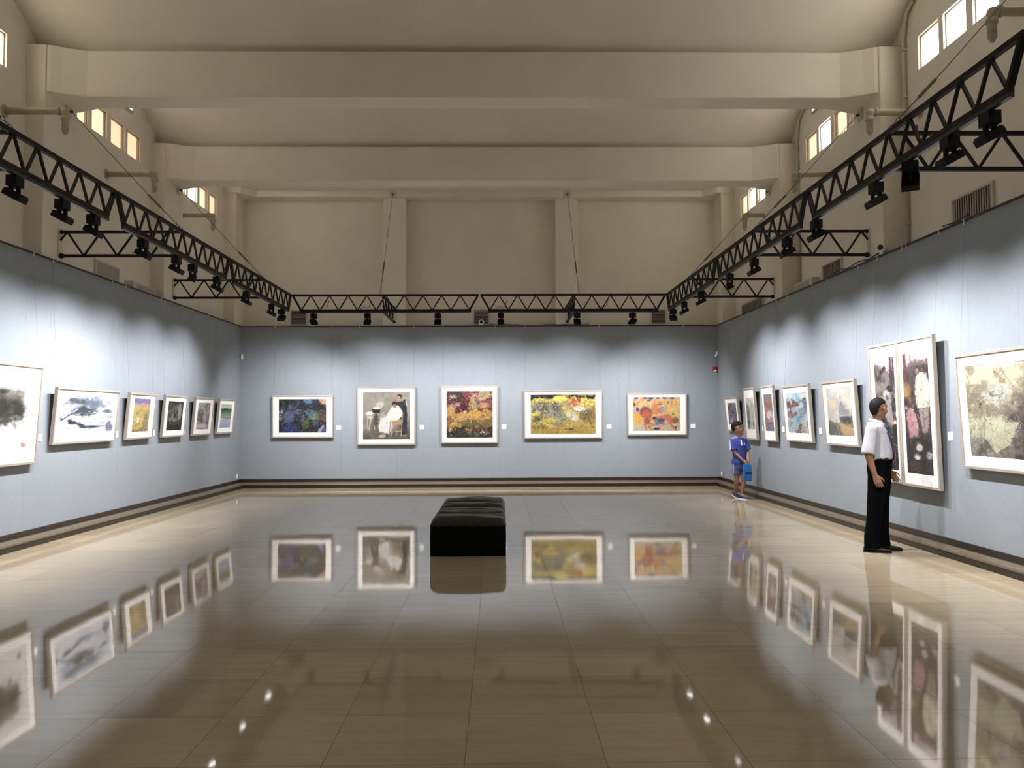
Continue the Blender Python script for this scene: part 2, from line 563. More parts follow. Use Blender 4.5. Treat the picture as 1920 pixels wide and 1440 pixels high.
# skirting: dark strip, worn rounded ledge, dark kick board
def skirting(name, path, inward):
    """path: corner list; inward: for each corner the unit offset that keeps the mitre"""
    prof = [(.001, .195, 0), (.012, .195, 0), (.012, .135, 0), (.030, .128, 1), (.055, .112, 1), (.080, .090, 1), (.088, .072, 1), (.080, .066, 0), (.078, 0, 0), (.001, 0, 0)]
    b = MB()
    rings = []
    for (px, py), (ix, iy) in zip(path, inward):
        rings.append([b.bm.verts.new((px + ix * o_, py + iy * o_, z)) for o_, z, _ in prof])
    for A, B in zip(rings, rings[1:]):
        for i in range(len(prof)):
            j = (i + 1) % len(prof)
            b.mi = 1 if prof[i][2] else 0
            b._f([A[i], B[i], B[j], A[j]])
    b.mi = 0
    for R in (rings[0], rings[-1]): b._f(R)
    return structure(b.build(name, [M['skirt_dark'], M['skirt_light']]))


skirting('baseboard_left', [(BXL, YF), (BXL, YB)], [(1, 0), (1, -1)])
skirting('baseboard_right', [(BXR, YF), (BXR, YB)], [(-1, 0), (-1, -1)])
skirting('baseboard_back', [(BXL, YB), (BXR, YB)], [(1, -1), (-1, -1)])

# ------------------------------------------------------------------ lighting truss ring
def truss_segment(p0, p1, label, cut0=0.0, cut1=0.0):
    """p0 -> p1 along the top chord; ten bays, short bottom chord with the lamp track under it"""
    p0, p1 = Vector(p0), Vector(p1)
    mid = (p0 + p1) / 2
    t = thing('lighting_truss', (mid.x, mid.y, TZ0), label, 'truss', 'lattice truss segments of the lighting ring')
    a, c = p0 - mid, p1 - mid
    a.z = c.z = 0
    h = TZ1 - TZ0
    L_ = (c - a).length
    d = (c - a).normalized()
    n = 10
    st = L_ / n
    top = lambda k: a + d * (st * k) + Vector((0, 0, h - .02))
    bot = lambda k: a + d * (st * (k + .5)) + Vector((0, 0, .03))
    MB().bar(top(0), top(n), .04, .04).build('top_chord', M['steel'], t)
    MB().bar(bot(0) - d * .03, bot(n - 1) + d * .03, .04, .045).build('bottom_chord', M['steel'], t)
    MB().bar(bot(0) - d * .03 - Vector((0, 0, .037)), bot(n - 1) + d * .03 - Vector((0, 0, .037)), .038, .03).build('lamp_track', M['track'], t)
    MB().bar(top(0) + d * .015, bot(0), .045, .035).build('end_brace', M['steel'], t)
    MB().bar(top(n) - d * .015, bot(n - 1), .045, .035).build('end_brace', M['steel'], t)
    for k in range(n - 1):
        MB().bar(bot(k), top(k + 1), .022, .022).build('brace', M['steel'], t)
        MB().bar(top(k + 1), bot(k + 1), .022, .022).build('brace', M['steel'], t)
    return t


J = [16.3, 12.58, 8.83, 5.08]
nm = ['nearest the far corner', 'middle one of the run', 'nearest the camera']
for k in range(3):
    truss_segment((TXL, J[k] - .02, 0), (TXL, J[k + 1] + .02, 0), 'dark steel lattice truss along the left wall, ' + nm[k])
    truss_segment((TXR, J[k] - .02, 0), (TXR, J[k + 1] + .02, 0), 'dark steel lattice truss along the right wall, ' + nm[k])
truss_segment((TXL + .02, TY, 0), (-.385, TY, 0), 'dark steel lattice truss across the far wall, left half')
truss_segment((-.355, TY, 0), (TXR - .02, TY, 0), 'dark steel lattice truss across the far wall, right half')


def bracket(wall_pt, truss_pt, label):
    """lattice arm from a pillar to the truss"""
    w, q = Vector(wall_pt), Vector(truss_pt)
    t = thing('truss_bracket', (w.x, w.y, TZ0), label, 'bracket', 'lattice bracket arms tying the truss to the pillars')
    d = (q - w); d.z = 0
    L_ = d.length; d.normalize()
    h = TZ1 - TZ0
    zt, zb = Vector((0, 0, h - .02)), Vector((0, 0, .02))
    MB().bar(d * .01 + zt, d * (L_ - .04) + zt, .035, .035).build('top_chord', M['steel'], t)
    b_ = MB().bar(d * .03 + zb, d * (L_ - .04) + zb, .035, .035)
    b_.build('bottom_chord', M['steel'], t)
    MB().ellipsoid(d * .03 + zb, (.035, .035, .035)).ellipsoid(d * .03 + zt, (.028, .028, .028)).build('mounting_bolt', M['steel'], t, smooth=True)
    MB().bar(d * .005 - Vector((0, 0, -.02)), d * .005 + Vector((0, 0, h + .02)), .09, .01, d).build('mounting_plate', M['pipe2'], t)
    s_ = .10
    MB().bar(d * .012 + Vector((0, 0, h - .13)), d * s_ + zt, .02).build('brace', M['steel'], t)
    up_ = True
    while s_ + .22 < L_:
        a_, c_ = (zt, zb) if up_ else (zb, zt)
        MB().bar(d * s_ + a_, d * (s_ + .215) + c_, .022).build('brace', M['steel'], t)
        s_ += .215; up_ = not up_
    return t


nm = {14.46: 'farther', 10.71: 'middle', 6.96: 'nearest'}
for yc in (14.46, 10.71, 6.96):
    bracket((PXL, yc, 0), (TXL, yc, 0), 'lattice bracket arm from the left wall pillar to the truss, %s of the arms' % nm[yc])
    bracket((PXR, yc, 0), (TXR, yc, 0), 'lattice bracket arm from the right wall pillar to the truss, %s of the arms' % nm[yc])
bracket((-2.29, 18.21, 0), (-2.29, TY, 0), 'lattice bracket arm from the left pillar of the far wall')
bracket((1.52, 18.21, 0), (1.52, TY, 0), 'lattice bracket arm from the right pillar of the far wall')


def stay(anchor, foot, label, n_out):
    a, f = Vector(anchor), Vector(foot)
    t = thing('stay_cable', a, label, 'cable', 'stay cables holding up the truss')
    v = f - a
    no = Vector(n_out)
    MB().bar(Vector((0, 0, 0)), no * .02, .14, .14).build('anchor_plate', M['pipe2'], t, bevel=.004)
    eye = no * .05
    MB().tube([no * .015, no * .05], .012, 8).ellipsoid(eye, (.022, .022, .022), 8, 6).build('anchor_eye', M['cable'], t, smooth=True)
    MB().tube([eye, v * .70], .0045, 6).build('cable', M['cable'], t)
    MB().tube([v * .70, v * .705, v * .80, v * .805], [.012, .014, .014, .012], 8).build('turnbuckle', M['cable'], t)
    MB().tube([v * .79, v * .90], .006, 6).build('lower_cable', M['cable'], t)
    lk = MB()
    dn = v.normalized(); sd_ = dn.cross(Vector((0, 1, 0))).normalized()
    for k in range(4):
        c = v * .90 + dn * (v.length * .1 - .02) * (k + .5) / 4
        hw = sd_ if k % 2 else dn.cross(sd_)
        rr = (v.length * .1 - .02) / 8 + .006
        pts = [c + dn * math.cos(q) * rr + hw * math.sin(q) * .012 for q in np.linspace(0, 2 * pi, 11)]
        lk.tube(pts, .004, 5, cap=False)
    lk.build('chain', M['cable'], t)
    return t


for yc, w_ in ((14.62, 'farther'), (10.86, 'middle'), (7.1, 'nearest')):
    stay((PXL, yc, 5.56), (TXL, yc - .13, TZ1), 'thin stay cable slanting from the left wall down to the truss, %s one' % w_, (1, 0, 0))
    stay((PXR, yc, 5.53), (TXR, yc - .13, TZ1), 'thin stay cable slanting from the right wall down to the truss, %s one' % w_, (-1, 0, 0))
stay((-2.31, 18.12, 6.42), (-2.33, TY, TZ1), 'thin stay cable in front of the left pillar of the far wall', (0, -1, 0))
stay((1.53, 18.12, 6.42), (1.60, TY, TZ1), 'thin stay cable in front of the right pillar of the far wall', (0, -1, 0))


# ------------------------------------------------------------------ track lamps
LAMP_MESH = {}


def lamp_parts():
    b = MB(); b.box((-.0625, -.045, -.105), (.0625, .045, -.012)); b.box((-.03, -.018, -.014), (.03, .018, 0))
    g = b.build('gear_box', M['lamp'], bevel=.004)
    b = MB(); b.box((-.012, -.045, -.172), (.012, -.016, -.10)); b.box((-.012, .016, -.172), (.012, .045, -.10))
    k = b.build('neck', M['lamp'])
    return g, k


def lamp_head(round_head=False):
    b = MB()
    if round_head:
        b.lathe([(.02, .05), (.04, .045), (.05, .0), (.055, -.045), (.048, -.045), (.045, -.036), (.001, -.036)], 20)
        h = b.build('lamp_head', M['lamp'], smooth=False)
        ln = MB().lathe([(.044, -.037), (.044, -.034)], 20).build('lens', M['lens'], h)
    else:
        b.box((-.066, -.078, -.01), (.066, .078, .032))
        for a_ in range(7):
            yy = -.066 + a_ * .022
            b.box((-.06, yy - .003, .03), (.06, yy + .003, .042))
        for (x0, x1, y0, y1) in ((-.066, -.058, -.078, .078), (.058, .066, -.078, .078), (-.058, .058, -.078, -.070), (-.058, .058, .070, .078)):
            b.box((x0, y0, -.022), (x1, y1, -.01))
        h = b.build('lamp_head', M['lamp'])
        ln = MB().box((-.036, -.045, -.016), (.036, .045, -.0105)).build('lens', M['lens'], h)
    return h, ln


spot_data = bpy.data.lights.new('spot_beam', 'SPOT')
spot_data.energy = SPOT_POWER
spot_data.color = SPOT_COLOR
spot_data.spot_size = math.radians(104)
spot_data.spot_blend = 1.0
spot_data.shadow_soft_size = .035

proto = {}


def track_lamp(x, y, dirv, label, group, tilt=math.radians(28), round_head=False, aim=55, swing=0.0, gain=1.0):
    """dirv: horizontal unit vector from the truss to the wall; the lamp looks that way and down"""
    rz = math.atan2(-dirv[0], dirv[1]) + swing
    t = thing('track_lamp', (x, y, TZ0 - .022), label, 'lamp', group, (0, 0, rz))
    key = round_head
    if key not in proto:
        g, k = lamp_parts(); h, ln = lamp_head(round_head)
        proto[key] = (g, k, h, ln)
        g.parent = k.parent = h.parent = t
    else:
        g, k, h, ln = [p.copy() for p in proto[key]]
        for p in (g, k, h, ln): COL.objects.link(p)
        g.parent = k.parent = h.parent = t
        ln.parent = h
    h.location = (0, 0, -.185)
    h.rotation_euler = (tilt, 0, 0)
    sd = spot_data
    if gain != 1.0:
        sd = spot_data.copy(); sd.energy = SPOT_POWER * gain
    s = bpy.data.objects.new('spot_beam', sd)
    link(s, t)
    s.location = (0, .03, -.24)
    s.rotation_euler = (math.radians(90 - aim), 0, 0)
    return t


GL = 'black track lamps under the left truss'
GR = 'black track lamps under the right truss'
GB = 'black track lamps under the far truss'
LEFT = [(6.998, 0, 0, .8), (7.76, 0, 0, .75), (8.354, 0, 0, .8), (9.52, 0, 0, 1), (10.51, 0, 0, 1), (11.07, 0, 1, .9), (12.03, 0, 0, 1), (13.43, 0, 0, 1), (14.91, .1, 0, .9)]
words = ['nearest the camera', 'second from the near end', 'third from the near end, by the truss joint', 'fourth from the near end', 'fifth from the near end', 'with a small round head',
         'seventh from the near end', 'eighth from the near end', 'next to last before the far corner']
for (y, sw, rd, g), w_ in zip(LEFT, words):
    track_lamp(TXL, y, (-1, 0), 'black track lamp under the left truss, ' + w_, GL, round_head=bool(rd), swing=sw, gain=g)
track_lamp(TXL, 15.61, (0, 1), 'track lamp at the far end of the left truss, facing the far wall', GL, gain=.6)
RIGHT = [(5.50, 0, 0, .6), (6.0, 0, 0, .6), (7.20, 0, 0, .8), (8.58, 0, 0, 1), (9.46, 0, 0, 1), (10.70, 0, 0, 1), (11.85, 0, 1, .9), (13.55, 0, 0, 1), (14.78, 0, 0, .9)]
words = ['nearest the camera', 'second from the near end', 'below the first truss bay of the middle run', 'just past the first truss joint', 'fifth from the near end', 'sixth from the near end',
         'with a small round head', 'eighth from the near end', 'next to last before the far corner']
for (y, sw, rd, g), w_ in zip(RIGHT, words):
    track_lamp(TXR, y, (1, 0), 'black track lamp under the right truss, ' + w_, GR, round_head=bool(rd), swing=sw, gain=g)
track_lamp(TXR, 6.59, (.5, .87), 'black track lamp on the right truss showing its back, turned down the room', GR, tilt=.9, gain=.6)
track_lamp(TXR, 15.74, (0, 1), 'track lamp at the far end of the right truss, facing the far wall', GR, gain=.6)
for x, sw, w_ in ((-3.634, .5, 'leftmost, turned sideways'), (-2.577, 0, 'just right of the first painting'), (-1.193, 0, 'above the barber painting and the red one'),
                  (.047, 0, 'right of the middle joint'), (1.554, 0, 'beside the right bracket arm'), (2.653, -.5, 'rightmost, turned sideways')):
    track_lamp(x, TY, (0, 1), 'black track lamp under the far truss, ' + w_, GB, swing=sw, aim=50, gain=1.0)

# ------------------------------------------------------------------ painted pictures
def noise2(h, w, cells, rs, octaves=4, aspect=1.0):
    """smooth fractal value noise in 0..1"""
    out = np.zeros((h, w)); amp = 1.; tot = 0
    for o_ in range(octaves):
        cy = max(2, int(cells * 2 ** o_)); cx = max(2, int(cells * 2 ** o_ * w / h * aspect))
        g = rs.rand(cy + 2, cx + 2)
        y = np.linspace(0, cy, h); x = np.linspace(0, cx, w)
        yi, xi = y.astype(int), x.astype(int)
        fy, fx = (y - yi)[:, None], (x - xi)[None, :]
        fy, fx = fy * fy * (3 - 2 * fy), fx * fx * (3 - 2 * fx)
        a = g[yi][:, xi]; b_ = g[yi][:, xi + 1]; c = g[yi + 1][:, xi]; d = g[yi + 1][:, xi + 1]
        out += amp * ((a * (1 - fx) + b_ * fx) * (1 - fy) + (c * (1 - fx) + d * fx) * fy)
        tot += amp; amp *= .55
    return out / tot


class Canvas:
    """colours given as 0..255 display values; u to the right, v downwards, both 0..1"""
    def __init__(s, w, h, col, seed):
        s.w, s.h = w, h
        s.a = np.zeros((h, w, 3)); s.a[:] = col
        s.rs = np.random.RandomState(seed)
        s.U, s.V = np.meshgrid((np.arange(w) + .5) / w, (np.arange(h) + .5) / h)
        s.ar = w / h

    def blend(s, m, col):
        m = np.clip(m, 0, 1)[..., None]
        s.a = s.a * (1 - m) + np.array(col, float) * m
        return s

    def grad(s, stops):
        for k in range(3):
            s.a[..., k] = np.interp(s.V, [t for t, _ in stops], [c[k] for _, c in stops])
        return s

    def mottle(s, col, cells=5, lo=.5, hi=.7, amt=1., box=None, octaves=4, aspect=1.):
        n = noise2(s.h, s.w, cells, s.rs, octaves, aspect)
        m = np.clip((n - lo) / (hi - lo), 0, 1) * amt
        if box: m = m * s.soft(box)
        return s.blend(m, col)

    def soft(s, box, e=.05):
        u0, v0, u1, v1 = box
        f = lambda x: np.clip(x / e, 0, 1)
        n = (noise2(s.h, s.w, 6, s.rs, 3) - .5) * .25
        return f(s.U - u0 + n + e / 2) * f(u1 - s.U + n + e / 2) * f(s.V - v0 + n + e / 2) * f(v1 - s.V + n + e / 2)

    def patch(s, box, col, amt=1., e=.05):
        return s.blend(s.soft(box, e) * amt, col)

    def blob(s, u, v, ru, rv, col, amt=1., rough=.35, rot=0., e=.35):
        du, dv = (s.U - u) * s.ar, s.V - v
        c, q = math.cos(rot), math.sin(rot)
        x, y = (du * c + dv * q) / (ru * s.ar), (-du * q + dv * c) / rv
        n = (noise2(s.h, s.w, 7, s.rs, 3) - .5) * rough * 2
        return s.blend(np.clip((1 - np.sqrt(x * x + y * y) + n) / e, 0, 1) * amt, col)

    def poly(s, pts, col, amt=1.):
        ins = np.zeros((s.h, s.w), bool)
        n = len(pts)
        for i in range(n):
            (x0, y0), (x1, y1) = pts[i], pts[(i + 1) % n]
            if y0 == y1: continue
            c = ((s.V >= min(y0, y1)) & (s.V < max(y0, y1))) & (s.U < (x1 - x0) * (s.V - y0) / (y1 - y0) + x0)
            ins ^= c
        m = ins.astype(float)
        m = (m + np.roll(m, 1, 0) + np.roll(m, -1, 0) + np.roll(m, 1, 1) + np.roll(m, -1, 1)) / 5
        return s.blend(m * amt, col)

    def line(s, pts, wd, col, amt=1.):
        for (x0, y0), (x1, y1) in zip(pts, pts[1:]):
            dx, dy = (x1 - x0) * s.ar, y1 - y0
            L2 = dx * dx + dy * dy + 1e-9
            t = np.clip((((s.U - x0) * s.ar) * dx + (s.V - y0) * dy) / L2, 0, 1)
            d = np.hypot((s.U - x0) * s.ar - t * dx, s.V - y0 - t * dy)
            s.blend(np.clip((wd - d) / (wd * .5 + 1e-6), 0, 1) * amt, col)
        return s

    def strokes(s, n, cols, box=(0, 0, 1, 1), ln=(.04, .12), wd=(.006, .015), ang=(0, 6.3), amt=.8, curve=.5):
        for _ in range(n):
            u = s.rs.uniform(box[0], box[2]); v = s.rs.uniform(box[1], box[3])
            a = s.rs.uniform(*ang); L_ = s.rs.uniform(*ln); w_ = s.rs.uniform(*wd)
            c = cols[s.rs.randint(len(cols))]
            cur = s.rs.uniform(-curve, curve)
            px, py = u, v
            r = L_ + w_ * 2
            x0, x1 = max(0, int((u - r / s.ar * 1.05) * s.w)), min(s.w, int((u + r / s.ar * 1.05) * s.w) + 2)
            y0, y1 = max(0, int((v - r) * s.h)), min(s.h, int((v + r) * s.h) + 2)
            if x1 <= x0 or y1 <= y0: continue
            U, V = s.U[y0:y1, x0:x1], s.V[y0:y1, x0:x1]
            m = np.zeros(U.shape)
            for k in range(3):
                qx, qy = px + math.cos(a) * L_ / 3 / s.ar, py + math.sin(a) * L_ / 3
                dx, dy = (qx - px) * s.ar, qy - py
                t = np.clip((((U - px) * s.ar) * dx + (V - py) * dy) / (dx * dx + dy * dy + 1e-9), 0, 1)
                d = np.hypot((U - px) * s.ar - t * dx, V - py - t * dy)
                m = np.maximum(m, np.clip((w_ - d) / (w_ * .6), 0, 1))
                px, py = qx, qy; a += cur
            m = (m * amt)[..., None]
            s.a[y0:y1, x0:x1] = s.a[y0:y1, x0:x1] * (1 - m) + np.array(c, float) * m
        return s


def daub(c, n=900, ln=(.02, .06), wd=(.005, .011), jit=.045, light=26, amt=.8, box=(0, 0, 1, 1)):
    """painterly broken touches that carry the colours already there"""
    src = c.a.copy()
    for _ in range(n):
        u = c.rs.uniform(box[0], box[2]); v = c.rs.uniform(box[1], box[3])
        uu, vv = min(.999, max(0, u + c.rs.normal(0, jit))), min(.999, max(0, v + c.rs.normal(0, jit)))
        col = np.clip(src[int(vv * c.h), int(uu * c.w)] + c.rs.normal(0, light) + c.rs.normal(0, 5, 3), 0, 255)
        c.strokes(1, [col], (u, v, u, v), ln, wd, amt=amt)
    return c


M['paint'] = bpy.data.materials.new('painted_paper')
M['paint'].use_nodes = True
_nt = M['paint'].node_tree
_a = _nt.nodes.new('ShaderNodeAttribute'); _a.attribute_name = 'paint'
_nt.links.new(_a.outputs['Color'], _nt.nodes['Principled BSDF'].inputs['Base Color'])
_nt.nodes['Principled BSDF'].inputs['Roughness'].default_value = .7
_nt.nodes['Principled BSDF'].inputs['Specular IOR Level'].default_value = .3


def paint_mesh(cv, x0, z0, x1, z1, y, parent, name='artwork'):
    """flat sheet facing -y whose colours are the canvas"""
    w, h = cv.w, cv.h
    X, Z = np.meshgrid(np.linspace(x0, x1, w), np.linspace(z1, z0, h))
    co = np.stack([X, np.full_like(X, y), Z], -1).reshape(-1, 3)
    idx = np.arange(w * h).reshape(h, w)
    q = np.stack([idx[1:, :-1], idx[1:, 1:], idx[:-1, 1:], idx[:-1, :-1]], -1).reshape(-1)
    nf = (w - 1) * (h - 1)
    me = bpy.data.meshes.new(name)
    me.vertices.add(w * h); me.vertices.foreach_set('co', co.ravel())
    me.loops.add(nf * 4); me.loops.foreach_set('vertex_index', q)
    me.polygons.add(nf); me.polygons.foreach_set('loop_start', np.arange(nf) * 4)
    me.update(calc_edges=True)
    g = cv.a.mean(-1, keepdims=True)
    c = np.clip((g + (cv.a - g) * .84) / 255., 0, 1)
    c = np.where(c <= .04045, c / 12.92, ((c + .055) / 1.055) ** 2.4) * .64
    at = me.color_attributes.new('paint', 'FLOAT_COLOR', 'POINT')
    at.data.foreach_set('color', np.concatenate([c.reshape(-1, 3), np.ones((w * h, 1))], 1).ravel())
    me.materials.append(M['paint'])
    return link(bpy.data.objects.new(name, me), parent)


def picture(wall, a0, a1, z0, z1, art, cv, label, lean=.065, group=None, depth=.045, off=.07, wires=True, fw_=.032):
    """a0..a1: extent along the wall from the viewer's left to right; art = (l, t, r, b) margins of the sheet inside the frame"""
    w, h = abs(a1 - a0), z1 - z0
    mid = (a0 + a1) / 2
    if wall == 'back': loc, rz, gap = (mid, YB, z0), 0, off
    elif wall == 'left': loc, rz, gap = (BXL, mid, z0), pi / 2, off
    else: loc, rz, gap = (BXR, mid, z0), -pi / 2, off
    tilt = math.asin(lean / h)
    t = thing('framed_painting', loc, label, 'painting', group, (tilt, 0, rz))
    # local: x right, y into the wall, z up; front face at y = -gap
    yf, yb = -gap, -gap + depth
    f = MB()
    W = w / 2
    def ring(x0, z0_, x1, z1_, y): return [f.bm.verts.new(p) for p in ((x0, y, z0_), (x1, y, z0_), (x1, y, z1_), (x0, y, z1_))]
    rings = [ring(-W, 0, W, h, yb), ring(-W, 0, W, h, yf + .003), ring(-W + .004, .004, W - .004, h - .004, yf),
             ring(-W + fw_ - .004, fw_ - .004, W - fw_ + .004, h - fw_ + .004, yf), ring(-W + fw_, fw_, W - fw_, h - fw_, yf + .004), ring(-W + fw_, fw_, W - fw_, h - fw_, yb)]
    for A, B in zip(rings, rings[1:] + rings[:1]):
        for i in range(4):
            f._f([A[i], A[(i + 1) % 4], B[(i + 1) % 4], B[i]])
    f.build('frame', M['frame'], t)
    MB().box((-W + .012, yf + .022, .012), (W - .012, yb + .004, h - .012)).build('backing_board', M['backing'], t)
    l, tp, r, bt = art
    mm = MB()
    x0, x1, zz0, zz1 = -W + l, W - r, bt, h - tp
    o_, i_ = (-W + fw_, fw_, W - fw_, h - fw_), (x0, zz0, x1, zz1)
    A = ring2 = None
    f = mm
    R0, R1, R2 = ring(*o_, yf + .014), ring(*i_, yf + .014), ring(x0 + .002, zz0 + .002, x1 - .002, zz1 - .002, yf + .018)
    for A, B in ((R0, R1), (R1, R2)):
        for i in range(4):
            mm._f([A[i], A[(i + 1) % 4], B[(i + 1) % 4], B[i]])
    mm.build('mount', M['mat'], t)
    paint_mesh(cv, x0, zz0, x1, zz1, yf + .017, t)
    if wires:
        ca, sa = math.cos(-tilt), math.sin(-tilt)
        for sx in (-1, 1):
            xx = sx * (W - .045)
            # upright wire expressed in the leaning frame's own axes
            def loc_(y, z): return (xx, y * ca - z * sa, y * sa + z * ca)
            top = PANEL_TOP - z0
            wo = MB().tube([loc_(-gap + depth - lean * .95, h * .97), loc_(-.010, top - .01)], .0015, 5).build('hanging_wire', M['wire'], t)
            c = Vector(loc_(-.016, top - .005))
            MB().bar(c + Vector((0, 0, -.03)), c + Vector((0, 0, .025)), .012, .008).build('clip', M['white'], wo)
    return t


def art_night():
    c = Canvas(150, 106, (38, 40, 48), 1)
    c.mottle((20, 20, 24), 5, .45, .6).mottle((96, 90, 88), 8, .56, .7, .7, (0, 0, .5, .55)).mottle((120, 120, 150), 9, .5, .66, .8, (.1, .2, .5, .7))
    c.blob(.24, .52, .13, .25, (104, 108, 158), .8).blob(.22, .9, .2, .2, (38, 48, 110)).blob(.62, .06, .12, .12, (84, 124, 166)).blob(.95, .06, .13, .13, (222, 166, 126))
    c.blob(.66, .4, .12, .1, (44, 112, 122), .9).blob(.75, .52, .14, .12, (112, 150, 122), .9).blob(.92, .5, .12, .2, (96, 58, 34), .9).blob(.56, .75, .09, .16, (92, 104, 52), .9)
    c.blob(.78, .75, .08, .1, (60, 130, 140), .7).blob(.84, .8, .1, .12, (30, 28, 62)).poly([(.8, .98), (.93, .76), (.97, .8), (.88, 1)], (180, 176, 214)).blob(.95, .92, .07, .1, (92, 80, 130), .8)
    c.line([(.22, .75), (.24, .55), (.3, .42)], .018, (80, 120, 178)).line([(.24, .6), (.17, .45)], .01, (90, 120, 178)).blob(.05, .38, .06, .07, (196, 190, 200), .9).blob(.04, .55, .05, .12, (140, 140, 134), .8)
    c.strokes(330, [(20, 22, 28), (60, 64, 92), (120, 120, 150), (30, 60, 80)], ln=(.03, .09), wd=(.004, .012), amt=.7)
    c.strokes(120, [(150, 140, 80), (120, 80, 40), (60, 130, 130), (170, 170, 130)], (.5, .3, 1, .8), (.03, .08), (.004, .01), amt=.7)
    c.strokes(60, [(220, 222, 235), (150, 160, 220)], (0, .15, .6, 1), (.01, .04), (.004, .008))
    return c


def art_barber():
    c = Canvas(140, 140, (158, 150, 138), 2)
    c.grad([(0, (160, 153, 142)), (.5, (150, 141, 128)), (.72, (112, 103, 93)), (1, (92, 84, 75))])
    c.mottle((180, 172, 160), 4, .45, .75, .6).mottle((84, 78, 72), 3, .6, .8, .6, (0, .5, 1, 1)).mottle((128, 120, 108), 12, .5, .7, .4)
    c.poly([(.16, .52), (.12, .8), (.14, .8), (.19, .55)], (190, 184, 172)).line([(.1, .5), (.09, .78)], .008, (206, 200, 190)).line([(.24, .5), (.25, .8)], .008, (206, 200, 190)).line([(.16, .5), (.15, .82)], .008, (186, 180, 170))
    c.blob(.27, .6, .06, .14, (60, 72, 52), .8).blob(.14, .45, .10, .045, (236, 232, 224), 1, .1).blob(.17, .53, .08, .045, (208, 196, 178), .9, .4)
    c.poly([(.19, .36), (.37, .36), (.36, .44), (.21, .44)], (34, 31, 28)).blob(.29, .345, .1, .03, (240, 238, 230), 1, .15).blob(.36, .28, .07, .08, (214, 208, 194), .7, .6).blob(.42, .24, .03, .07, (208, 202, 188), .6, .6).line([(.28, .44), (.3, .66)], .012, (58, 62, 50))
    c.poly([(.68, .2), (.9, .16), (.93, .5), (.92, .88), (.82, .92), (.8, .6), (.72, .5)], (40, 42, 48)).strokes(50, [(70, 74, 82), (24, 24, 28)], (.8, .2, .92, .85), (.05, .14), (.005, .01), (1.2, 1.9))
    c.line([(.9, .2), (.93, .3)], .012, (206, 204, 200)).blob(.77, .10, .06, .06, (40, 34, 32), 1, .1).blob(.755, .125, .045, .05, (196, 142, 112), 1, .1).line([(.84, .18), (.72, .2)], .022, (188, 134, 104))
    c.poly([(.62, .3), (.74, .28), (.83, .4), (.84, .5), (.66, .66), (.56, .88), (.35, .84), (.33, .72), (.38, .57), (.5, .5)], (234, 231, 224))
    c.strokes(50, [(206, 202, 196), (250, 249, 245), (190, 186, 180)], (.4, .4, .75, .8), (.08, .2), (.005, .012), (1.7, 2.5), .5)
    c.line([(.58, .62), (.56, .86)], .012, (150, 146, 140)).blob(.66, .25, .06, .055, (50, 42, 38), 1, .1).blob(.67, .3, .045, .045, (176, 124, 98), 1, .1)
    for L_ in ([(.84, .46), (.8, .94)], [(.62, .66), (.6, .94)], [(.62, .7), (.8, .68)], [(.61, .84), (.8, .83)], [(.62, .66), (.84, .62)]): c.line(L_, .012, (192, 158, 112))
    c.poly([(.6, .62), (.82, .58), (.81, .69), (.62, .71)], (184, 148, 104)).blob(.4, .93, .09, .035, (206, 188, 150), 1, .1).blob(.42, .87, .03, .03, (170, 120, 92), 1, .1).blob(.87, .92, .06, .025, (150, 130, 110), 1, .1)
    return c


def art_red():
    c = Canvas(132, 134, (90, 24, 30), 3)
    c.patch((0, 0, .2, .45), (84, 44, 48), .9).patch((.18, 0, .33, .2), (48, 40, 36)).patch((.34, 0, .55, .22), (138, 58, 66), .9).patch((.24, .2, .52, .48), (84, 16, 24)).patch((.53, 0, .62, .48), (166, 146, 88), 1, .02)
    c.patch((.66, .0, .76, .15), (140, 36, 50)).patch((.74, 0, 1, .2), (176, 158, 104)).patch((.62, .14, 1, .2), (206, 170, 148), .8).patch((.66, .2, 1, .4), (128, 92, 84), .8).blob(.8, .3, .14, .06, (212, 150, 96))
    c.blob(.15, .12, .1, .04, (190, 178, 164), .9).blob(.22, .3, .09, .06, (170, 150, 130), .9).blob(.4, .44, .05, .04, (232, 206, 190)).blob(.08, .42, .12, .16, (196, 152, 90))
    c.patch((0, .5, 1, .8), (122, 100, 52)).blob(.3, .55, .25, .09, (206, 156, 78)).blob(.65, .52, .25, .12, (214, 156, 66)).blob(.85, .48, .14, .12, (200, 150, 76)).blob(.2, .72, .16, .07, (222, 168, 76)).blob(.5, .68, .3, .1, (88, 84, 46), .8).blob(.1, .62, .1, .06, (110, 74, 68))
    c.patch((0, .78, 1, .86), (16, 15, 14)).patch((0, .84, 1, 1), (52, 50, 42)).mottle((120, 116, 98), 9, .56, .68, .8, (0, .84, 1, 1)).mottle((26, 24, 22), 8, .55, .65, .9, (0, .84, 1, 1)).blob(.2, .79, .06, .05, (30, 20, 20)).blob(.78, .88, .08, .03, (206, 186, 160))
    c.strokes(260, [(226, 170, 84), (180, 130, 60), (110, 80, 44), (90, 88, 56)], (0, .45, 1, .78), (.02, .07), (.004, .009), amt=.8).strokes(160, [(120, 40, 48), (60, 20, 26), (200, 180, 150), (150, 120, 90)], (0, 0, 1, .45), (.02, .08), (.003, .008), amt=.7)
    c.strokes(40, [(214, 170, 90)], (.4, .77, .55, .82), (.02, .05), (.003, .005), (1.3, 1.8)).strokes(40, [(226, 190, 120)], (.05, .77, .12, .82), (.02, .05), (.003, .005), (1.3, 1.8))
    return c


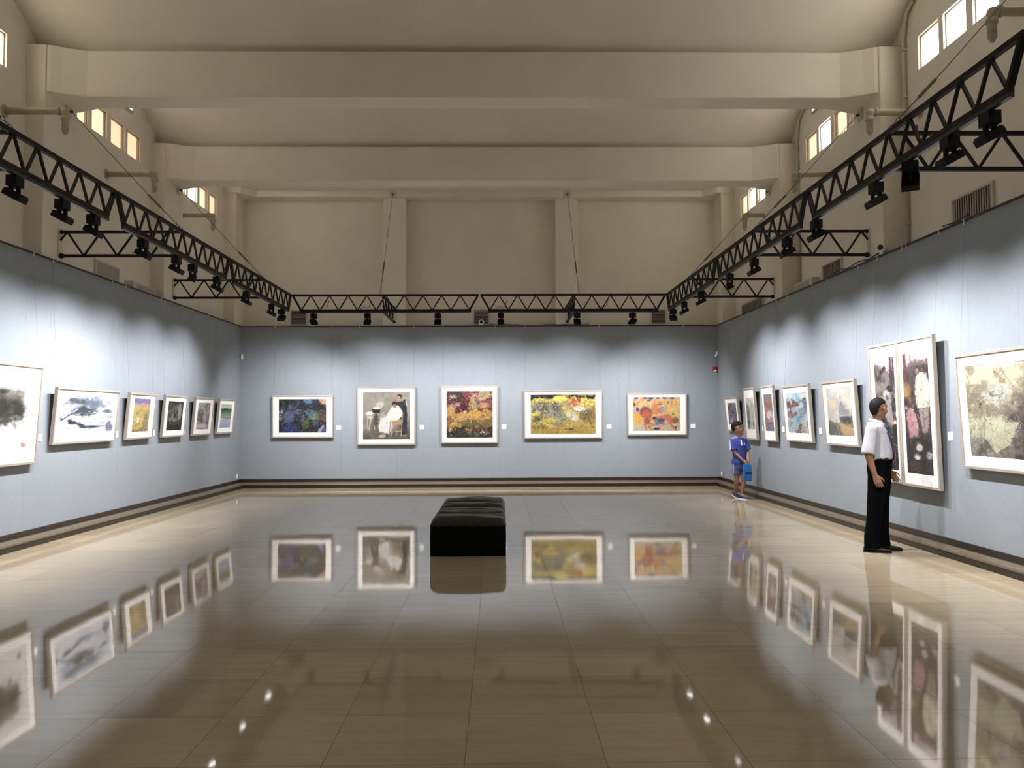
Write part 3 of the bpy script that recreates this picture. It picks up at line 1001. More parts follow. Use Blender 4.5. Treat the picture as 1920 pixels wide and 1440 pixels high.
def art_yellow():
    c = Canvas(180, 110, (186, 162, 74), 4)
    c.patch((0, 0, 1, .12), (24, 24, 22), 1, .03).patch((0, .12, 1, .25), (238, 216, 92), 1, .06).mottle((140, 126, 110), 5, .35, .5, .95, (0, .2, .6, .75)).mottle((90, 84, 78), 8, .5, .6, .9, (0, .2, .55, .7)).mottle((226, 204, 84), 6, .52, .6, .95, (0, .3, .6, .8)).mottle((128, 150, 140), 10, .56, .66, .8, (0, .3, .6, .7))
    c.blob(.45, .1, .14, .1, (250, 230, 100)).blob(.15, .15, .14, .06, (238, 214, 80)).blob(.66, .18, .07, .12, (208, 84, 48)).blob(.74, .15, .04, .08, (170, 60, 44), .9).blob(.76, .36, .12, .07, (236, 230, 222)).blob(.62, .48, .1, .1, (226, 218, 170)).blob(.68, .6, .07, .09, (222, 212, 206))
    c.blob(.87, .55, .13, .2, (116, 100, 60)).blob(.96, .5, .08, .3, (150, 116, 60), .8).patch((0, .78, 1, 1), (176, 142, 58), .9).mottle((206, 176, 82), 5, .5, .65, .8, (.2, .75, 1, 1)).mottle((120, 92, 44), 6, .55, .7, .8, (0, .7, .6, 1)).blob(.1, .62, .09, .12, (92, 76, 50), .9).blob(.32, .65, .1, .08, (226, 186, 60)).blob(.6, .87, .08, .02, (50, 40, 30), .8)
    c.strokes(300, [(60, 56, 52), (240, 226, 120), (160, 150, 130), (110, 128, 120), (200, 180, 90)], (0, .15, .65, .75), (.02, .07), (.004, .01), amt=.75)
    c.strokes(70, [(250, 246, 236), (90, 80, 70), (214, 120, 80)], (.55, .1, .85, .7), (.02, .06), (.004, .009)).line([(.8, .06), (.9, .14), (.93, .2), (.88, .28)], .007, (30, 28, 26)).line([(.93, .4), (.9, .6), (.95, .85)], .007, (60, 50, 36)).blob(.28, .45, .05, .03, (130, 84, 56), .8)
    return c


def art_horse():
    c = Canvas(150, 106, (232, 190, 130), 5)
    c.mottle((240, 150, 80), 5, .45, .6, .8, aspect=2.5).mottle((226, 214, 176), 8, .52, .66, .8, aspect=3).patch((.7, .15, 1, .65), (240, 196, 110), .8).strokes(90, [(240, 150, 70), (236, 216, 190), (232, 180, 70), (206, 96, 60)], (0, .05, 1, .6), (.08, .2), (.006, .014), (1.4, 1.75), .7)
    for u in (.08, .25, .38, .52, .66, .82): c.blob(u, .02, .05, .05, (48, 60, 140), .9)
    c.strokes(26, [(210, 120, 90), (90, 60, 120)], (0, 0, 1, .05), (.03, .08), (.008, .014), (0, .3)).patch((0, .8, 1, 1), (206, 190, 160), .9).blob(.1, .62, .12, .2, (238, 180, 70)).blob(.03, .22, .03, .06, (90, 60, 50)).blob(.09, .36, .035, .07, (38, 84, 160))
    c.blob(.27, .44, .15, .2, (128, 84, 70)).blob(.3, .55, .1, .2, (196, 92, 70), .9, .3).blob(.27, .47, .08, .1, (222, 92, 66)).blob(.3, .72, .07, .12, (150, 88, 78), .9)
    c.blob(.62, .68, .24, .16, (206, 104, 66), 1, .15).blob(.72, .62, .12, .14, (214, 120, 78), 1, .1).line([(.78, .7), (.8, .82), (.9, .96)], .035, (206, 104, 70)).line([(.42, .78), (.24, .8), (.28, .96)], .03, (214, 110, 76)).line([(.45, .82), (.32, .86), (.4, .97)], .024, (200, 96, 64)).blob(.57, .84, .06, .06, (206, 160, 150))
    c.blob(.89, .68, .08, .12, (140, 112, 82), 1, .3).blob(.46, .36, .09, .18, (226, 130, 84), .9).blob(.56, .4, .06, .09, (222, 120, 80)).blob(.62, .36, .06, .1, (150, 150, 186)).blob(.57, .17, .075, .07, (238, 172, 84), 1, .1).line([(.53, .17), (.6, .17)], .006, (60, 40, 30)).blob(.57, .22, .05, .015, (120, 60, 40))
    c.blob(.58, .68, .12, .06, (50, 84, 140), 1, .25).blob(.5, .75, .045, .1, (92, 124, 170)).blob(.5, .92, .07, .035, (28, 26, 30)).blob(.45, .62, .05, .05, (70, 66, 72)).blob(.7, .74, .05, .07, (172, 184, 196)).blob(.84, .5, .025, .04, (70, 140, 72)).blob(.73, .17, .018, .05, (80, 150, 90)).blob(.9, .88, .03, .025, (40, 44, 30)).blob(.9, .96, .03, .025, (60, 64, 40)).blob(.33, .1, .05, .03, (70, 62, 60), .7).blob(.12, .16, .03, .03, (226, 120, 96))
    c.strokes(260, [(120, 70, 60), (240, 206, 150), (226, 120, 80), (180, 150, 140), (240, 180, 90)], (0, .1, 1, 1), (.02, .06), (.003, .007), amt=.6)
    return c


def art_ink_tall():
    c = Canvas(110, 150, (246, 243, 238), 6)
    c.blob(.42, .3, .45, .24, (120, 118, 108), .8, .6, e=.6).blob(.3, .45, .4, .26, (92, 90, 80), .8, .7, e=.6).blob(.75, .35, .18, .22, (100, 96, 84), .85, .6, e=.5).mottle((44, 44, 38), 5, .5, .66, .85, (0, .22, .9, .62)).mottle((130, 116, 96), 4, .5, .7, .7, (.2, .45, .95, .68)).blob(.1, .7, .16, .2, (70, 68, 62), .8, .6, e=.5)
    c.blob(.45, .7, .3, .1, (246, 243, 238), .9, .5).strokes(60, [(40, 40, 36), (90, 86, 76)], (.05, .25, .85, .55), (.06, .16), (.004, .01), (1.3, 1.8), .5)
    c.patch((0, .66, 1, 1), (248, 246, 242), .25).poly([(.86, .84), (.93, .84), (.93, .90), (.86, .90)], (206, 110, 104), .8)
    return c


def art_ink_wide():
    c = Canvas(180, 120, (238, 240, 248), 7)
    c.mottle((196, 208, 236), 4, .45, .7, .8).blob(.5, .17, .4, .16, (120, 136, 156), .75, .7, e=.6).blob(.6, .25, .26, .1, (86, 104, 122), .7, .7, e=.5).blob(.28, .18, .2, .08, (74, 78, 76), .8, .6).blob(.45, .42, .3, .11, (52, 58, 66), .85, .6).blob(.2, .3, .14, .12, (150, 170, 206), .6, .6)
    c.blob(.3, .68, .28, .06, (34, 40, 52), .9, .5, .25).blob(.6, .76, .24, .035, (40, 50, 68), .9, .4, -.03).blob(.9, .75, .1, .2, (70, 84, 110), .75, .7).blob(.85, .4, .12, .05, (60, 74, 96), .7, .6).line([(.03, .62), (.15, .5), (.35, .38)], .02, (70, 72, 74), .9).line([(.04, .28), (.14, .14)], .012, (70, 78, 86), .8)
    c.strokes(110, [(50, 58, 70), (110, 128, 160), (160, 176, 210)], (.05, .1, .98, .82), (.05, .16), (.005, .014), (-.4, .4), .5).strokes(30, [(238, 240, 248)], (.1, .4, .9, .65), (.05, .12), (.008, .02), (-.2, .2), .7).mottle((244, 245, 250), 3, .4, .6, .8, (0, .84, 1, 1))
    return c


def art_field():
    c = Canvas(84, 130, (208, 176, 104), 8)
    c.patch((-.1, -.1, 1.1, .2), (130, 118, 176), 1, .03).blob(.6, .18, .25, .05, (206, 160, 140), .9).blob(.2, .22, .25, .05, (196, 170, 140), .9).patch((0, .25, 1, .5), (214, 184, 100), .9).mottle((150, 136, 92), 5, .5, .65, .8, (0, .35, 1, .9)).blob(.8, .55, .16, .12, (140, 132, 84)).blob(.3, .66, .12, .08, (232, 228, 214)).blob(.6, .62, .08, .05, (230, 210, 140)).blob(.35, .85, .35, .06, (218, 176, 70), 1, .4, -.3).blob(.7, .93, .35, .06, (104, 88, 96), .8).blob(.2, .96, .3, .04, (120, 100, 66))
    return c.strokes(140, [(226, 196, 110), (150, 130, 80), (180, 150, 90), (110, 110, 70)], (0, .3, 1, 1), (.03, .08), (.006, .012), (1, 2.2), .6)


def art_dark_wood():
    c = Canvas(84, 130, (58, 54, 50), 9)
    c.mottle((28, 26, 24), 5, .42, .6).mottle((120, 114, 106), 6, .55, .7, .8, (0, .1, 1, .6)).blob(.78, .35, .13, .3, (176, 168, 156), .85, .5).blob(.3, .38, .1, .22, (104, 98, 92), .7).blob(.35, .62, .4, .07, (150, 146, 138), .7, .5).patch((0, .72, 1, 1), (34, 34, 30), .9).blob(.45, .68, .1, .02, (214, 210, 200), .8)
    return c.strokes(80, [(20, 18, 17), (92, 88, 82), (190, 184, 172)], (0, .05, 1, .75), (.08, .2), (.004, .011), (1.3, 1.8), .6)


def art_sketch():
    c = Canvas(84, 130, (178, 172, 172), 10)
    c.mottle((120, 114, 114), 5, .45, .65, .8).mottle((80, 76, 76), 8, .55, .68, .8, (0, .3, 1, .8)).blob(.5, .87, .45, .08, (226, 222, 220), .9, .6)
    return c.strokes(150, [(70, 66, 66), (210, 206, 204), (140, 134, 134)], (0, 0, 1, .85), (.06, .2), (.004, .009), (.9, 2.2), .6, .3)


def art_lake():
    c = Canvas(84, 130, (214, 222, 226), 11)
    c.grad([(0, (190, 204, 204)), (.16, (216, 224, 220)), (.2, (58, 96, 66)), (.36, (96, 140, 98)), (.5, (150, 174, 150)), (.62, (190, 198, 214)), (1, (150, 170, 214))])
    c.blob(.3, .24, .35, .08, (44, 84, 56)).blob(.75, .3, .3, .05, (74, 120, 76)).line([(0, .56), (1, .58)], .010, (40, 48, 50)).patch((.0, .44, 1, .5), (130, 156, 130), .7).blob(.85, .62, .2, .05, (206, 176, 160), .7)
    for u, v in ((.3, .66), (.45, .6), (.6, .68), (.7, .58)): c.blob(u, v, .03, .04, (40, 44, 50))
    return c.strokes(60, [(230, 234, 240), (120, 150, 190), (60, 100, 70)], (0, .3, 1, 1), (.05, .12), (.004, .008), (-.2, .2), .5)


def art_mauve():
    return Canvas(76, 110, (132, 122, 136), 12).mottle((78, 68, 84), 5, .45, .6, .9).mottle((190, 180, 190), 8, .55, .66, .8).mottle((116, 92, 84), 5, .55, .7, .7, (0, .5, 1, 1)).strokes(140, [(70, 62, 80), (196, 188, 200), (150, 120, 120), (110, 104, 140)], (0, 0, 1, 1), (.04, .12), (.006, .014), (0, 6), .6)


def art_iris():
    c = Canvas(70, 150, (214, 220, 196), 13)
    return c.mottle((236, 238, 222), 4, .4, .6).blob(.2, .55, .2, .4, (92, 100, 128), .8, .7).blob(.2, .85, .2, .14, (60, 68, 92), .8, .6).blob(.8, .82, .14, .16, (90, 92, 106), .8, .6).mottle((172, 184, 140), 6, .5, .65, .7, (.3, .2, 1, .8)).strokes(90, [(72, 80, 110), (206, 216, 180), (150, 160, 130)], (0, .1, 1, 1), (.05, .15), (.006, .014), (1.2, 1.9), .6)


def art_rust():
    c = Canvas(74, 140, (150, 110, 100), 14)
    c.patch((0, 0, 1, .14), (120, 120, 144), .9).mottle((172, 108, 84), 5, .4, .6, .8, (0, .1, 1, .5)).mottle((110, 90, 104), 8, .55, .66, .8, (0, .05, 1, .45)).blob(.3, .42, .3, .05, (196, 100, 62)).blob(.6, .55, .55, .14, (226, 216, 216), .9, .6).mottle((150, 150, 196), 7, .5, .62, .8, (0, .55, 1, .9)).blob(.5, .8, .6, .05, (96, 92, 130), .9, .4).blob(.5, .95, .7, .07, (100, 116, 152), .9).strokes(130, [(240, 236, 234), (130, 120, 160), (190, 130, 110), (96, 80, 96)], (0, 0, 1, 1), (.04, .1), (.005, .012), amt=.6)
    return c


def art_market():
    c = Canvas(120, 170, (176, 196, 208), 15)
    c.patch((0, 0, 1, .18), (206, 226, 226), .9).mottle((70, 74, 88), 7, .42, .56, .9, (0, .15, 1, .3)).blob(.1, .28, .14, .1, (96, 66, 70)).blob(.4, .27, .14, .08, (150, 62, 60)).blob(.26, .34, .2, .06, (120, 64, 66), .9).blob(.25, .5, .22, .13, (122, 74, 72), .9, .6).blob(.3, .48, .06, .06, (190, 120, 110)).blob(.9, .3, .12, .18, (88, 98, 116), .9, .5)
    c.patch((.56, .1, .66, .7), (128, 184, 206), .9).blob(.4, .42, .18, .08, (160, 184, 200), .9).blob(.75, .5, .2, .14, (122, 146, 166), .8, .6).blob(.55, .66, .14, .08, (80, 160, 196)).blob(.45, .75, .2, .06, (104, 176, 206), .9).blob(.2, .78, .22, .1, (120, 160, 180), .8).blob(.7, .84, .3, .14, (188, 164, 146), .9, .6).mottle((92, 76, 70), 8, .55, .64, .9, (.1, .74, 1, 1)).blob(.5, .96, .2, .05, (60, 52, 56)).mottle((226, 206, 180), 9, .6, .68, .8, (.1, .7, 1, 1))
    return c.strokes(240, [(206, 220, 230), (60, 66, 80), (130, 170, 196), (150, 90, 86), (180, 160, 150)], (0, .15, 1, 1), (.02, .06), (.005, .01), amt=.7)


def art_ship():
    c = Canvas(130, 160, (196, 192, 186), 16)
    c.mottle((226, 222, 214), 3, .4, .6, .9).mottle((160, 158, 160), 3, .55, .75, .7, (0, 0, 1, .6)).blob(.22, .34, .16, .14, (232, 208, 166), .8, .6).blob(.85, .15, .14, .12, (206, 190, 168), .6, .6).blob(.5, .1, .1, .14, (236, 234, 230), .8, .6)
    c.poly([(.5, .36), (.7, .36), (.72, .44), (.84, .46), (.86, .58), (.44, .58), (.46, .46)], (158, 158, 154)).line([(.55, .15), (.57, .36)], .008, (104, 106, 106)).line([(.5, .22), (.6, .22)], .005, (104, 106, 106)).poly([(.54, .3), (.62, .3), (.64, .37), (.52, .37)], (140, 142, 140)).strokes(40, [(110, 112, 112), (196, 194, 188)], (.45, .36, .84, .58), (.03, .08), (.004, .007), (-.1, .1))
    c.poly([(.45, .56), (.95, .55), (.98, .84), (.7, .8), (.5, .72)], (98, 102, 106)).poly([(.56, .62), (.86, .6), (.9, .8), (.66, .77)], (66, 70, 76), .9).poly([(.45, .56), (.97, .55), (.96, .59), (.46, .6)], (186, 184, 178))
    c.poly([(0, .68), (.15, .68), (.6, 1), (0, 1)], (110, 108, 104)).poly([(.32, .72), (.5, .72), (1, .88), (1, 1), (.62, 1)], (192, 160, 112)).line([(.3, .72), (.62, 1)], .012, (84, 76, 66)).mottle((84, 82, 80), 6, .5, .65, .7, (0, .7, .5, 1)).mottle((214, 176, 116), 6, .5, .64, .7, (.55, .75, 1, 1))
    return c.strokes(90, [(206, 202, 196), (130, 130, 130), (160, 140, 110)], (0, .6, 1, 1), (.04, .1), (.004, .009), (.3, .9), .5)


def art_tall_a():
    c = Canvas(90, 330, (64, 56, 58), 17)
    c.patch((-.1, -.1, 1.1, .09), (208, 182, 184), .95).blob(.3, .04, .4, .03, (232, 214, 214), .8).mottle((104, 92, 90), 12, .45, .6, .8, (0, .1, 1, .6)).mottle((34, 30, 34), 12, .5, .6, .9, (0, .1, 1, 1))
    c.line([(.8, 0), (.82, .3)], .014, (66, 44, 48)).line([(.93, 0), (.94, .35)], .012, (76, 52, 56)).blob(.5, .1, .1, .022, (44, 36, 38), 1, .15).poly([(.32, .15), (.5, .12), (.7, .14), (.78, .25), (.42, .27)], (128, 120, 120)).blob(.42, .2, .14, .05, (96, 90, 90), .8).patch((0, .26, .55, .28), (160, 146, 142), .8)
    c.blob(.56, .33, .24, .06, (206, 200, 194), .95, .3).blob(.76, .29, .12, .025, (48, 42, 44), 1, .2).poly([(.3, .35), (.74, .34), (.84, .6), (.6, .62), (.4, .5)], (170, 164, 160), .9).blob(.6, .36, .1, .03, (92, 80, 80), .9).blob(.9, .58, .1, .02, (222, 198, 158)).mottle((180, 172, 168), 14, .6, .68, .7, (0, .3, 1, .95))
    c.patch((0, .63, 1, 1), (36, 34, 38), .8).blob(.3, .75, .1, .02, (160, 156, 160), .8).strokes(130, [(130, 122, 122), (30, 26, 30), (180, 172, 172)], (0, .1, 1, 1), (.012, .04), (.002, .005), (1.2, 1.9), .6).strokes(60, [(206, 200, 200), (90, 84, 90)], (0, .62, 1, 1), (.008, .03), (.002, .004), amt=.7)
    return c


def art_tall_b():
    c = Canvas(90, 330, (78, 66, 64), 18)
    c.patch((-.1, -.1, 1.1, .08), (214, 184, 188), .95).blob(.75, .04, .3, .03, (238, 220, 222), .8).patch((0, .085, 1, .2), (92, 78, 78), .9).mottle((58, 48, 50), 12, .48, .6, .9, (0, .1, 1, 1)).line([(.08, 0), (.12, .24)], .02, (96, 60, 62)).line([(.3, .02), (.33, .09)], .006, (120, 90, 92))
    c.blob(.62, .125, .11, .026, (54, 42, 44), 1, .15).blob(.62, .105, .1, .012, (128, 84, 80), 1).blob(.56, .15, .07, .018, (170, 122, 106), 1, .1).poly([(.5, .2), (.66, .165), (.9, .18), (.99, .3), (.96, .45), (.5, .46), (.44, .33)], (226, 214, 186)).line([(.72, .2), (.7, .44)], .005, (170, 156, 130)).line([(.58, .22), (.54, .42)], .006, (186, 172, 146)).strokes(40, [(206, 192, 162), (240, 230, 206)], (.5, .2, .92, .44), (.02, .06), (.002, .005), (1.4, 1.8), .7)
    c.blob(.12, .3, .2, .06, (176, 142, 84), .9, .5).blob(.16, .27, .14, .03, (120, 96, 60), .8).poly([(.1, .27), (.28, .26), (.3, .4), (.2, .42)], (150, 110, 60), .8).poly([(.54, .46), (.94, .46), (.9, .6), (.82, .66), (.68, .66)], (160, 144, 140)).line([(.72, .47), (.76, .66)], .006, (100, 88, 88))
    c.blob(.12, .42, .12, .025, (64, 48, 44), 1, .2).blob(.08, .455, .07, .018, (184, 130, 112), 1).poly([(.06, .5), (.24, .45), (.42, .5), (.52, .6), (.48, .68), (.2, .72), (.12, .62)], (188, 136, 140)).blob(.32, .47, .06, .014, (206, 196, 196)).strokes(30, [(150, 100, 108), (214, 168, 170)], (.12, .5, .48, .68), (.02, .05), (.002, .005), (1, 2), .7)
    c.patch((0, .7, 1, 1), (48, 44, 46), .8).blob(.52, .78, .13, .03, (206, 204, 200), .95, .4).blob(.42, .86, .14, .025, (226, 224, 220), .95, .4).blob(.88, .84, .12, .03, (190, 186, 184), .9, .5).patch((0, .93, 1, 1.1), (74, 60, 56), .8).strokes(150, [(130, 116, 112), (34, 28, 30), (104, 88, 84)], (0, .1, 1, 1), (.01, .035), (.002, .005), (0, 6), .5)
    return c


def art_tangle():
    c = Canvas(200, 190, (206, 200, 172), 19)
    c.grad([(0, (226, 220, 186)), (.3, (196, 186, 156)), (.6, (160, 152, 134)), (1, (120, 112, 104))])
    c.blob(.25, .16, .35, .1, (236, 230, 180), .8, .6).blob(.18, .62, .2, .34, (206, 204, 170), .9, .6).blob(.28, .32, .16, .12, (200, 198, 186), .9, .5).blob(.12, .85, .1, .2, (170, 172, 160), .7, .6).blob(.62, .6, .25, .35, (84, 76, 74), .8, .7, e=.6).blob(.72, .25, .2, .2, (120, 104, 88), .6, .7).mottle((60, 54, 54), 6, .52, .66, .85, (.4, .3, 1, 1)).mottle((116, 104, 88), 8, .52, .66, .6).mottle((70, 66, 62), 8, .56, .68, .7, (0, .82, 1, 1))
    c.poly([(.2, .6), (.5, .62), (.4, .85), (.26, .95), (.16, .78)], (212, 214, 176), .8).poly([(.22, .28), (.42, .22), (.48, .3), (.34, .36)], (206, 204, 196), .8).line([(.22, .28), (.28, .34), (.38, .32)], .006, (70, 66, 60)).blob(.14, .44, .02, .03, (60, 54, 48)).blob(.68, .46, .05, .03, (44, 38, 40)).blob(.62, .86, .07, .045, (206, 206, 200), 1, .15).blob(.62, .86, .025, .03, (110, 106, 104), 1, .15).blob(.86, .3, .05, .12, (210, 214, 214), .8, .5)
    c.line([(.02, .1), (.1, .35), (.18, .6), (.14, .9)], .005, (116, 104, 82), .8).line([(.36, .05), (.5, .3), (.52, .6)], .005, (120, 108, 86), .8).line([(.72, .3), (.74, .62)], .006, (200, 194, 186), .7).line([(.8, .3), (.81, .6)], .005, (200, 194, 186), .7)
    c.strokes(300, [(120, 106, 84), (226, 220, 190), (90, 80, 72), (150, 138, 112)], (0, .02, 1, 1), (.04, .14), (.002, .0045), (0, 6), .6, .6).strokes(120, [(40, 36, 38), (170, 166, 162)], (.45, .4, 1, 1), (.02, .08), (.003, .006), (0, 6), .6)
    return c


GBK, GLF, GRT = 'framed paintings on the far wall', 'framed paintings on the left wall', 'framed paintings on the right wall'
picture('back', -4.938, -3.606, 1.088, 2.02, (.15, .085, .15, .116), daub(art_night(), 1300, wd=(.004, .010)), 'framed dark blue abstract painting, leftmost on the far wall', .02, GBK, .05)
picture('back', -3.09, -1.814, .929, 2.198, (.128, .116, .116, .122), daub(art_barber(), 500, (.02, .05), (.003, .008), .008, 9, .5), 'framed painting of a seated figure in a white cloak getting a haircut, far wall', .03, GBK, .05)
picture('back', -1.265, -.017, .954, 2.211, (.124, .119, .115, .12), daub(art_red(), 1100, light=20), 'framed painting with dark red ground and gold clouds, middle of the far wall', .03, GBK, .05)
picture('back', .547, 2.265, 1.048, 2.108, (.147, .099, .145, .099), daub(art_yellow(), 1400, wd=(.004, .011), light=30), 'wide framed painting of yellow and white masses under a black band, far wall', .025, GBK, .05)
picture('back', 2.812, 4.123, 1.108, 2.041, (.133, .094, .139, .094), daub(art_horse(), 1000, (.015, .04), (.003, .007), .02, 20), 'framed orange painting of a red horse and rider, rightmost on the far wall', .03, GBK, .05)
picture('left', 8.35, 10.098, .985, 2.16, (.1, .14, .14, .12), daub(art_ink_tall(), 250, (.03, .08), (.01, .02), .03, 10, .4), 'large framed ink painting of grey trees with a red seal, left wall', .08, GLF)
picture('left', 10.449, 12.149, 1.20, 1.932, (.13, .07, .10, .08), daub(art_ink_wide(), 250, (.03, .1), (.01, .02), .03, 8, .4), 'wide framed blue and black ink painting, second from the left edge', .067, GLF)
picture('left', 12.491, 13.456, 1.21, 1.922, (.19, .085, .19, .11), daub(art_field(), 500, light=18), 'framed painting of a yellow field under a violet sky, left wall', .065, GLF)
picture('left', 13.814, 14.791, 1.21, 1.922, (.17, .1, .14, .11), daub(art_dark_wood(), 400, light=14), 'framed dark brown woodland painting, left wall', .065, GLF)
picture('left', 15.186, 16.165, 1.21, 1.923, (.17, .1, .16, .11), daub(art_sketch(), 300, light=20), 'framed grey sketch of bare trees, left wall', .065, GLF)
picture('left', 16.476, 17.454, 1.217, 1.921, (.16, .11, .16, .12), daub(art_lake(), 300, light=12, jit=.015), 'framed green and blue lake painting, last before the far left corner', .065, GLF)
picture('right', 17.262, 16.331, 1.217, 1.916, (.16, .12, .16, .14), daub(art_mauve(), 500), 'small framed mauve painting partly behind the boy, nearest the far right corner', .065, GRT)
picture('right', 15.939, 15.264, 1.072, 2.058, (.1, .19, .1, .20), daub(art_iris(), 400, light=16), 'tall framed pale green painting with a dark blue upright shape, right wall', .06, GRT)
picture('right', 14.857, 14.195, 1.075, 2.058, (.1, .15, .1, .18), daub(art_rust(), 600), 'tall framed painting, rust above and violet blue below, right wall', .062, GRT)
picture('right', 13.749, 12.552, 1.105, 2.014, (.15, .13, .14, .14), daub(art_market(), 1200, (.015, .04), (.004, .009), .03, 24), 'framed light blue painting of a market crowd, right wall', .06, GRT)
picture('right', 12.057, 10.925, 1.10, 2.012, (.14, .10, .14, .14), daub(art_ship(), 700, (.03, .07), (.004, .010), .012, 9, .5), 'framed painting of a grey warship by an ochre pier, behind the man', .06, GRT)
picture('right', 10.447, 9.70, .712, 2.394, (.13, .17, .09, .15), daub(art_tall_a(), 1500, (.008, .03), (.002, .006), .012, 16, .6), 'very tall framed painting of stooping figures, behind the man, left of its pair', .05, GRT, off=.10)
picture('right', 9.69, 8.876, .702, 2.400, (.10, .17, .13, .15), daub(art_tall_b(), 1500, (.008, .03), (.002, .006), .012, 14, .6), 'very tall framed painting of a standing figure in a cream coat, right of its pair', .05, GRT, off=.10)
picture('right', 8.475, 6.55, .976, 2.14, (.15, .13, .15, .13), daub(art_tangle(), 1500, (.015, .05), (.003, .008), .03, 18, .6), 'large framed painting of tangled pale green and black forms, right wall', .07, GRT)

# caption cards
def card(wall, a, z, label, group):
    w, h = .10, .092
    if wall == 'back': o = MB().box((a - w / 2, YB - .006, z - h / 2), (a + w / 2, YB - .001, z + h / 2)).build('caption_card', M['card'])
    elif wall == 'left': o = MB().box((BXL + .001, a - w / 2, z - h / 2), (BXL + .006, a + w / 2, z + h / 2)).build('caption_card', M['card'])
    else: o = MB().box((BXR - .006, a - w / 2, z - h / 2), (BXR - .001, a + w / 2, z + h / 2)).build('caption_card', M['card'])
    tag(o, label, 'label', group)


for a, n_ in zip((-3.499, -1.684, .113, 2.42, 4.266), ('dark blue abstract', 'haircut', 'red and gold', 'yellow', 'horse')):
    card('back', a, 1.308, 'small white caption card right of the %s painting, far wall' % n_, 'caption cards on the far wall')
for a, n_ in zip((10.27, 12.33, 13.63, 14.95, 16.31, 17.62), ('tree ink painting with red seal', 'wide blue ink painting', 'yellow field painting', 'dark woodland painting', 'grey tree sketch', 'lake painting')):
    card('left', a, 1.29, 'small white caption card beside the %s, left wall' % n_, 'caption cards on the left wall')
for a, n_ in zip((8.81, 12.40, 14.02, 15.10, 16.15), ('right of the pair of very tall paintings', 'left of the grey warship painting', 'left of the market crowd painting', 'left of the rust and violet painting', 'right of the boy')):
    card('right', a, 1.29, 'small white caption card on the right wall, ' + n_, 'caption cards on the right wall')


# ------------------------------------------------------------------ fixtures on the walls
def vent(wall, a0, a1, z0, z1, label, vertical=False, group=None):
    w, h = abs(a1 - a0), z1 - z0
    mid = (a0 + a1) / 2
    if wall == 'back': loc, rz = (mid, YW, z0), 0
    elif wall == 'left': loc, rz = (XL, mid, z0), pi / 2
    else: loc, rz = (XR, mid, z0), -pi / 2
    t = thing('air_vent', loc, label, 'vent', group, (0, 0, rz))
    W = w / 2
    f = MB()
    e = .03
    for a, c in (((-W - e, -.03, -e), (W + e, 0, 0)), ((-W - e, -.03, h), (W + e, 0, h + e)), ((-W - e, -.03, 0), (-W, 0, h)), ((W, -.03, 0), (W + e, 0, h))): f.box(a, c)
    f.build('vent_frame', M['pipe2'], t, bevel=.003)
    MB().box((-W, -.008, 0), (W, -.002, h)).build('vent_back', M['ventback'], t)
    f = MB()
    if vertical:
        n = max(6, int(w / .045))
        for i in range(n):
            x = -W + (i + .5) * w / n
            f.bar((x, -.02, 0), (x, -.02, h), .042, .004, (.25, 1, 0))
    else:
        n = max(6, int(h / .032))
        for i in range(n):
            z = (i + .5) * h / n
            f.bar((-W, -.02, z), (W, -.02, z), .02, .005, (0, .7, .7))
    f.build('louvres', M['vent'], t)
    return t


GV = 'air vents above the blue panels'
vent('left', 12.15, 12.86, 3.45, 3.83, 'grey slatted vent on the left plaster wall above the blue panel', True, GV)
vent('right', 9.18, 8.45, 3.50, 3.92, 'large grey slatted vent on the right plaster wall, near the camera', True, GV)
vent('right', 12.94, 12.25, 3.48, 3.87, 'grey slatted vent on the right plaster wall behind the middle of the panel run', True, GV)
vent('right', 17.3, 15.95, 3.42, 3.84, 'wide louvred vent near the far right corner, just over the panel', False, GV)
vent('back', -4.60, -4.28, 3.60, 3.90, 'small louvred vent above the far panel, leftmost', False, GV)
vent('back', -.54, -.22, 3.60, 3.90, 'small louvred vent above the far panel, in the middle', False, GV)
vent('back', 3.43, 3.73, 3.60, 3.90, 'small louvred vent above the far panel, rightmost', False, GV)

for side, x0, x1, y0, y1, z1, lb in (('left', XL, XL + .14, 13.1, 14.0, 3.70, 'pale metal box on the left plaster wall, peeping over the panel'), ('right', XR - .14, XR, 13.1, 13.9, 3.74, 'pale metal box on the right plaster wall, peeping over the panel')):
    t = thing('junction_box', ((x0 + x1) / 2, (y0 + y1) / 2, 3.40), lb, 'box', 'pale metal boxes above the panels')
    w, l = (x1 - x0) / 2, (y1 - y0) / 2
    MB().box((-w, -l, 0), (w, l, z1 - 3.40)).build('case', M['pipe2'], t, bevel=.01)
    s_ = 1 if side == 'left' else -1
    MB().box((min(s_ * w, s_ * (w + .008)), -l + .15, .03), (max(s_ * w, s_ * (w + .008)), l - .04, z1 - 3.40 - .03)).build('cover', M['vent'], t, bevel=.004)

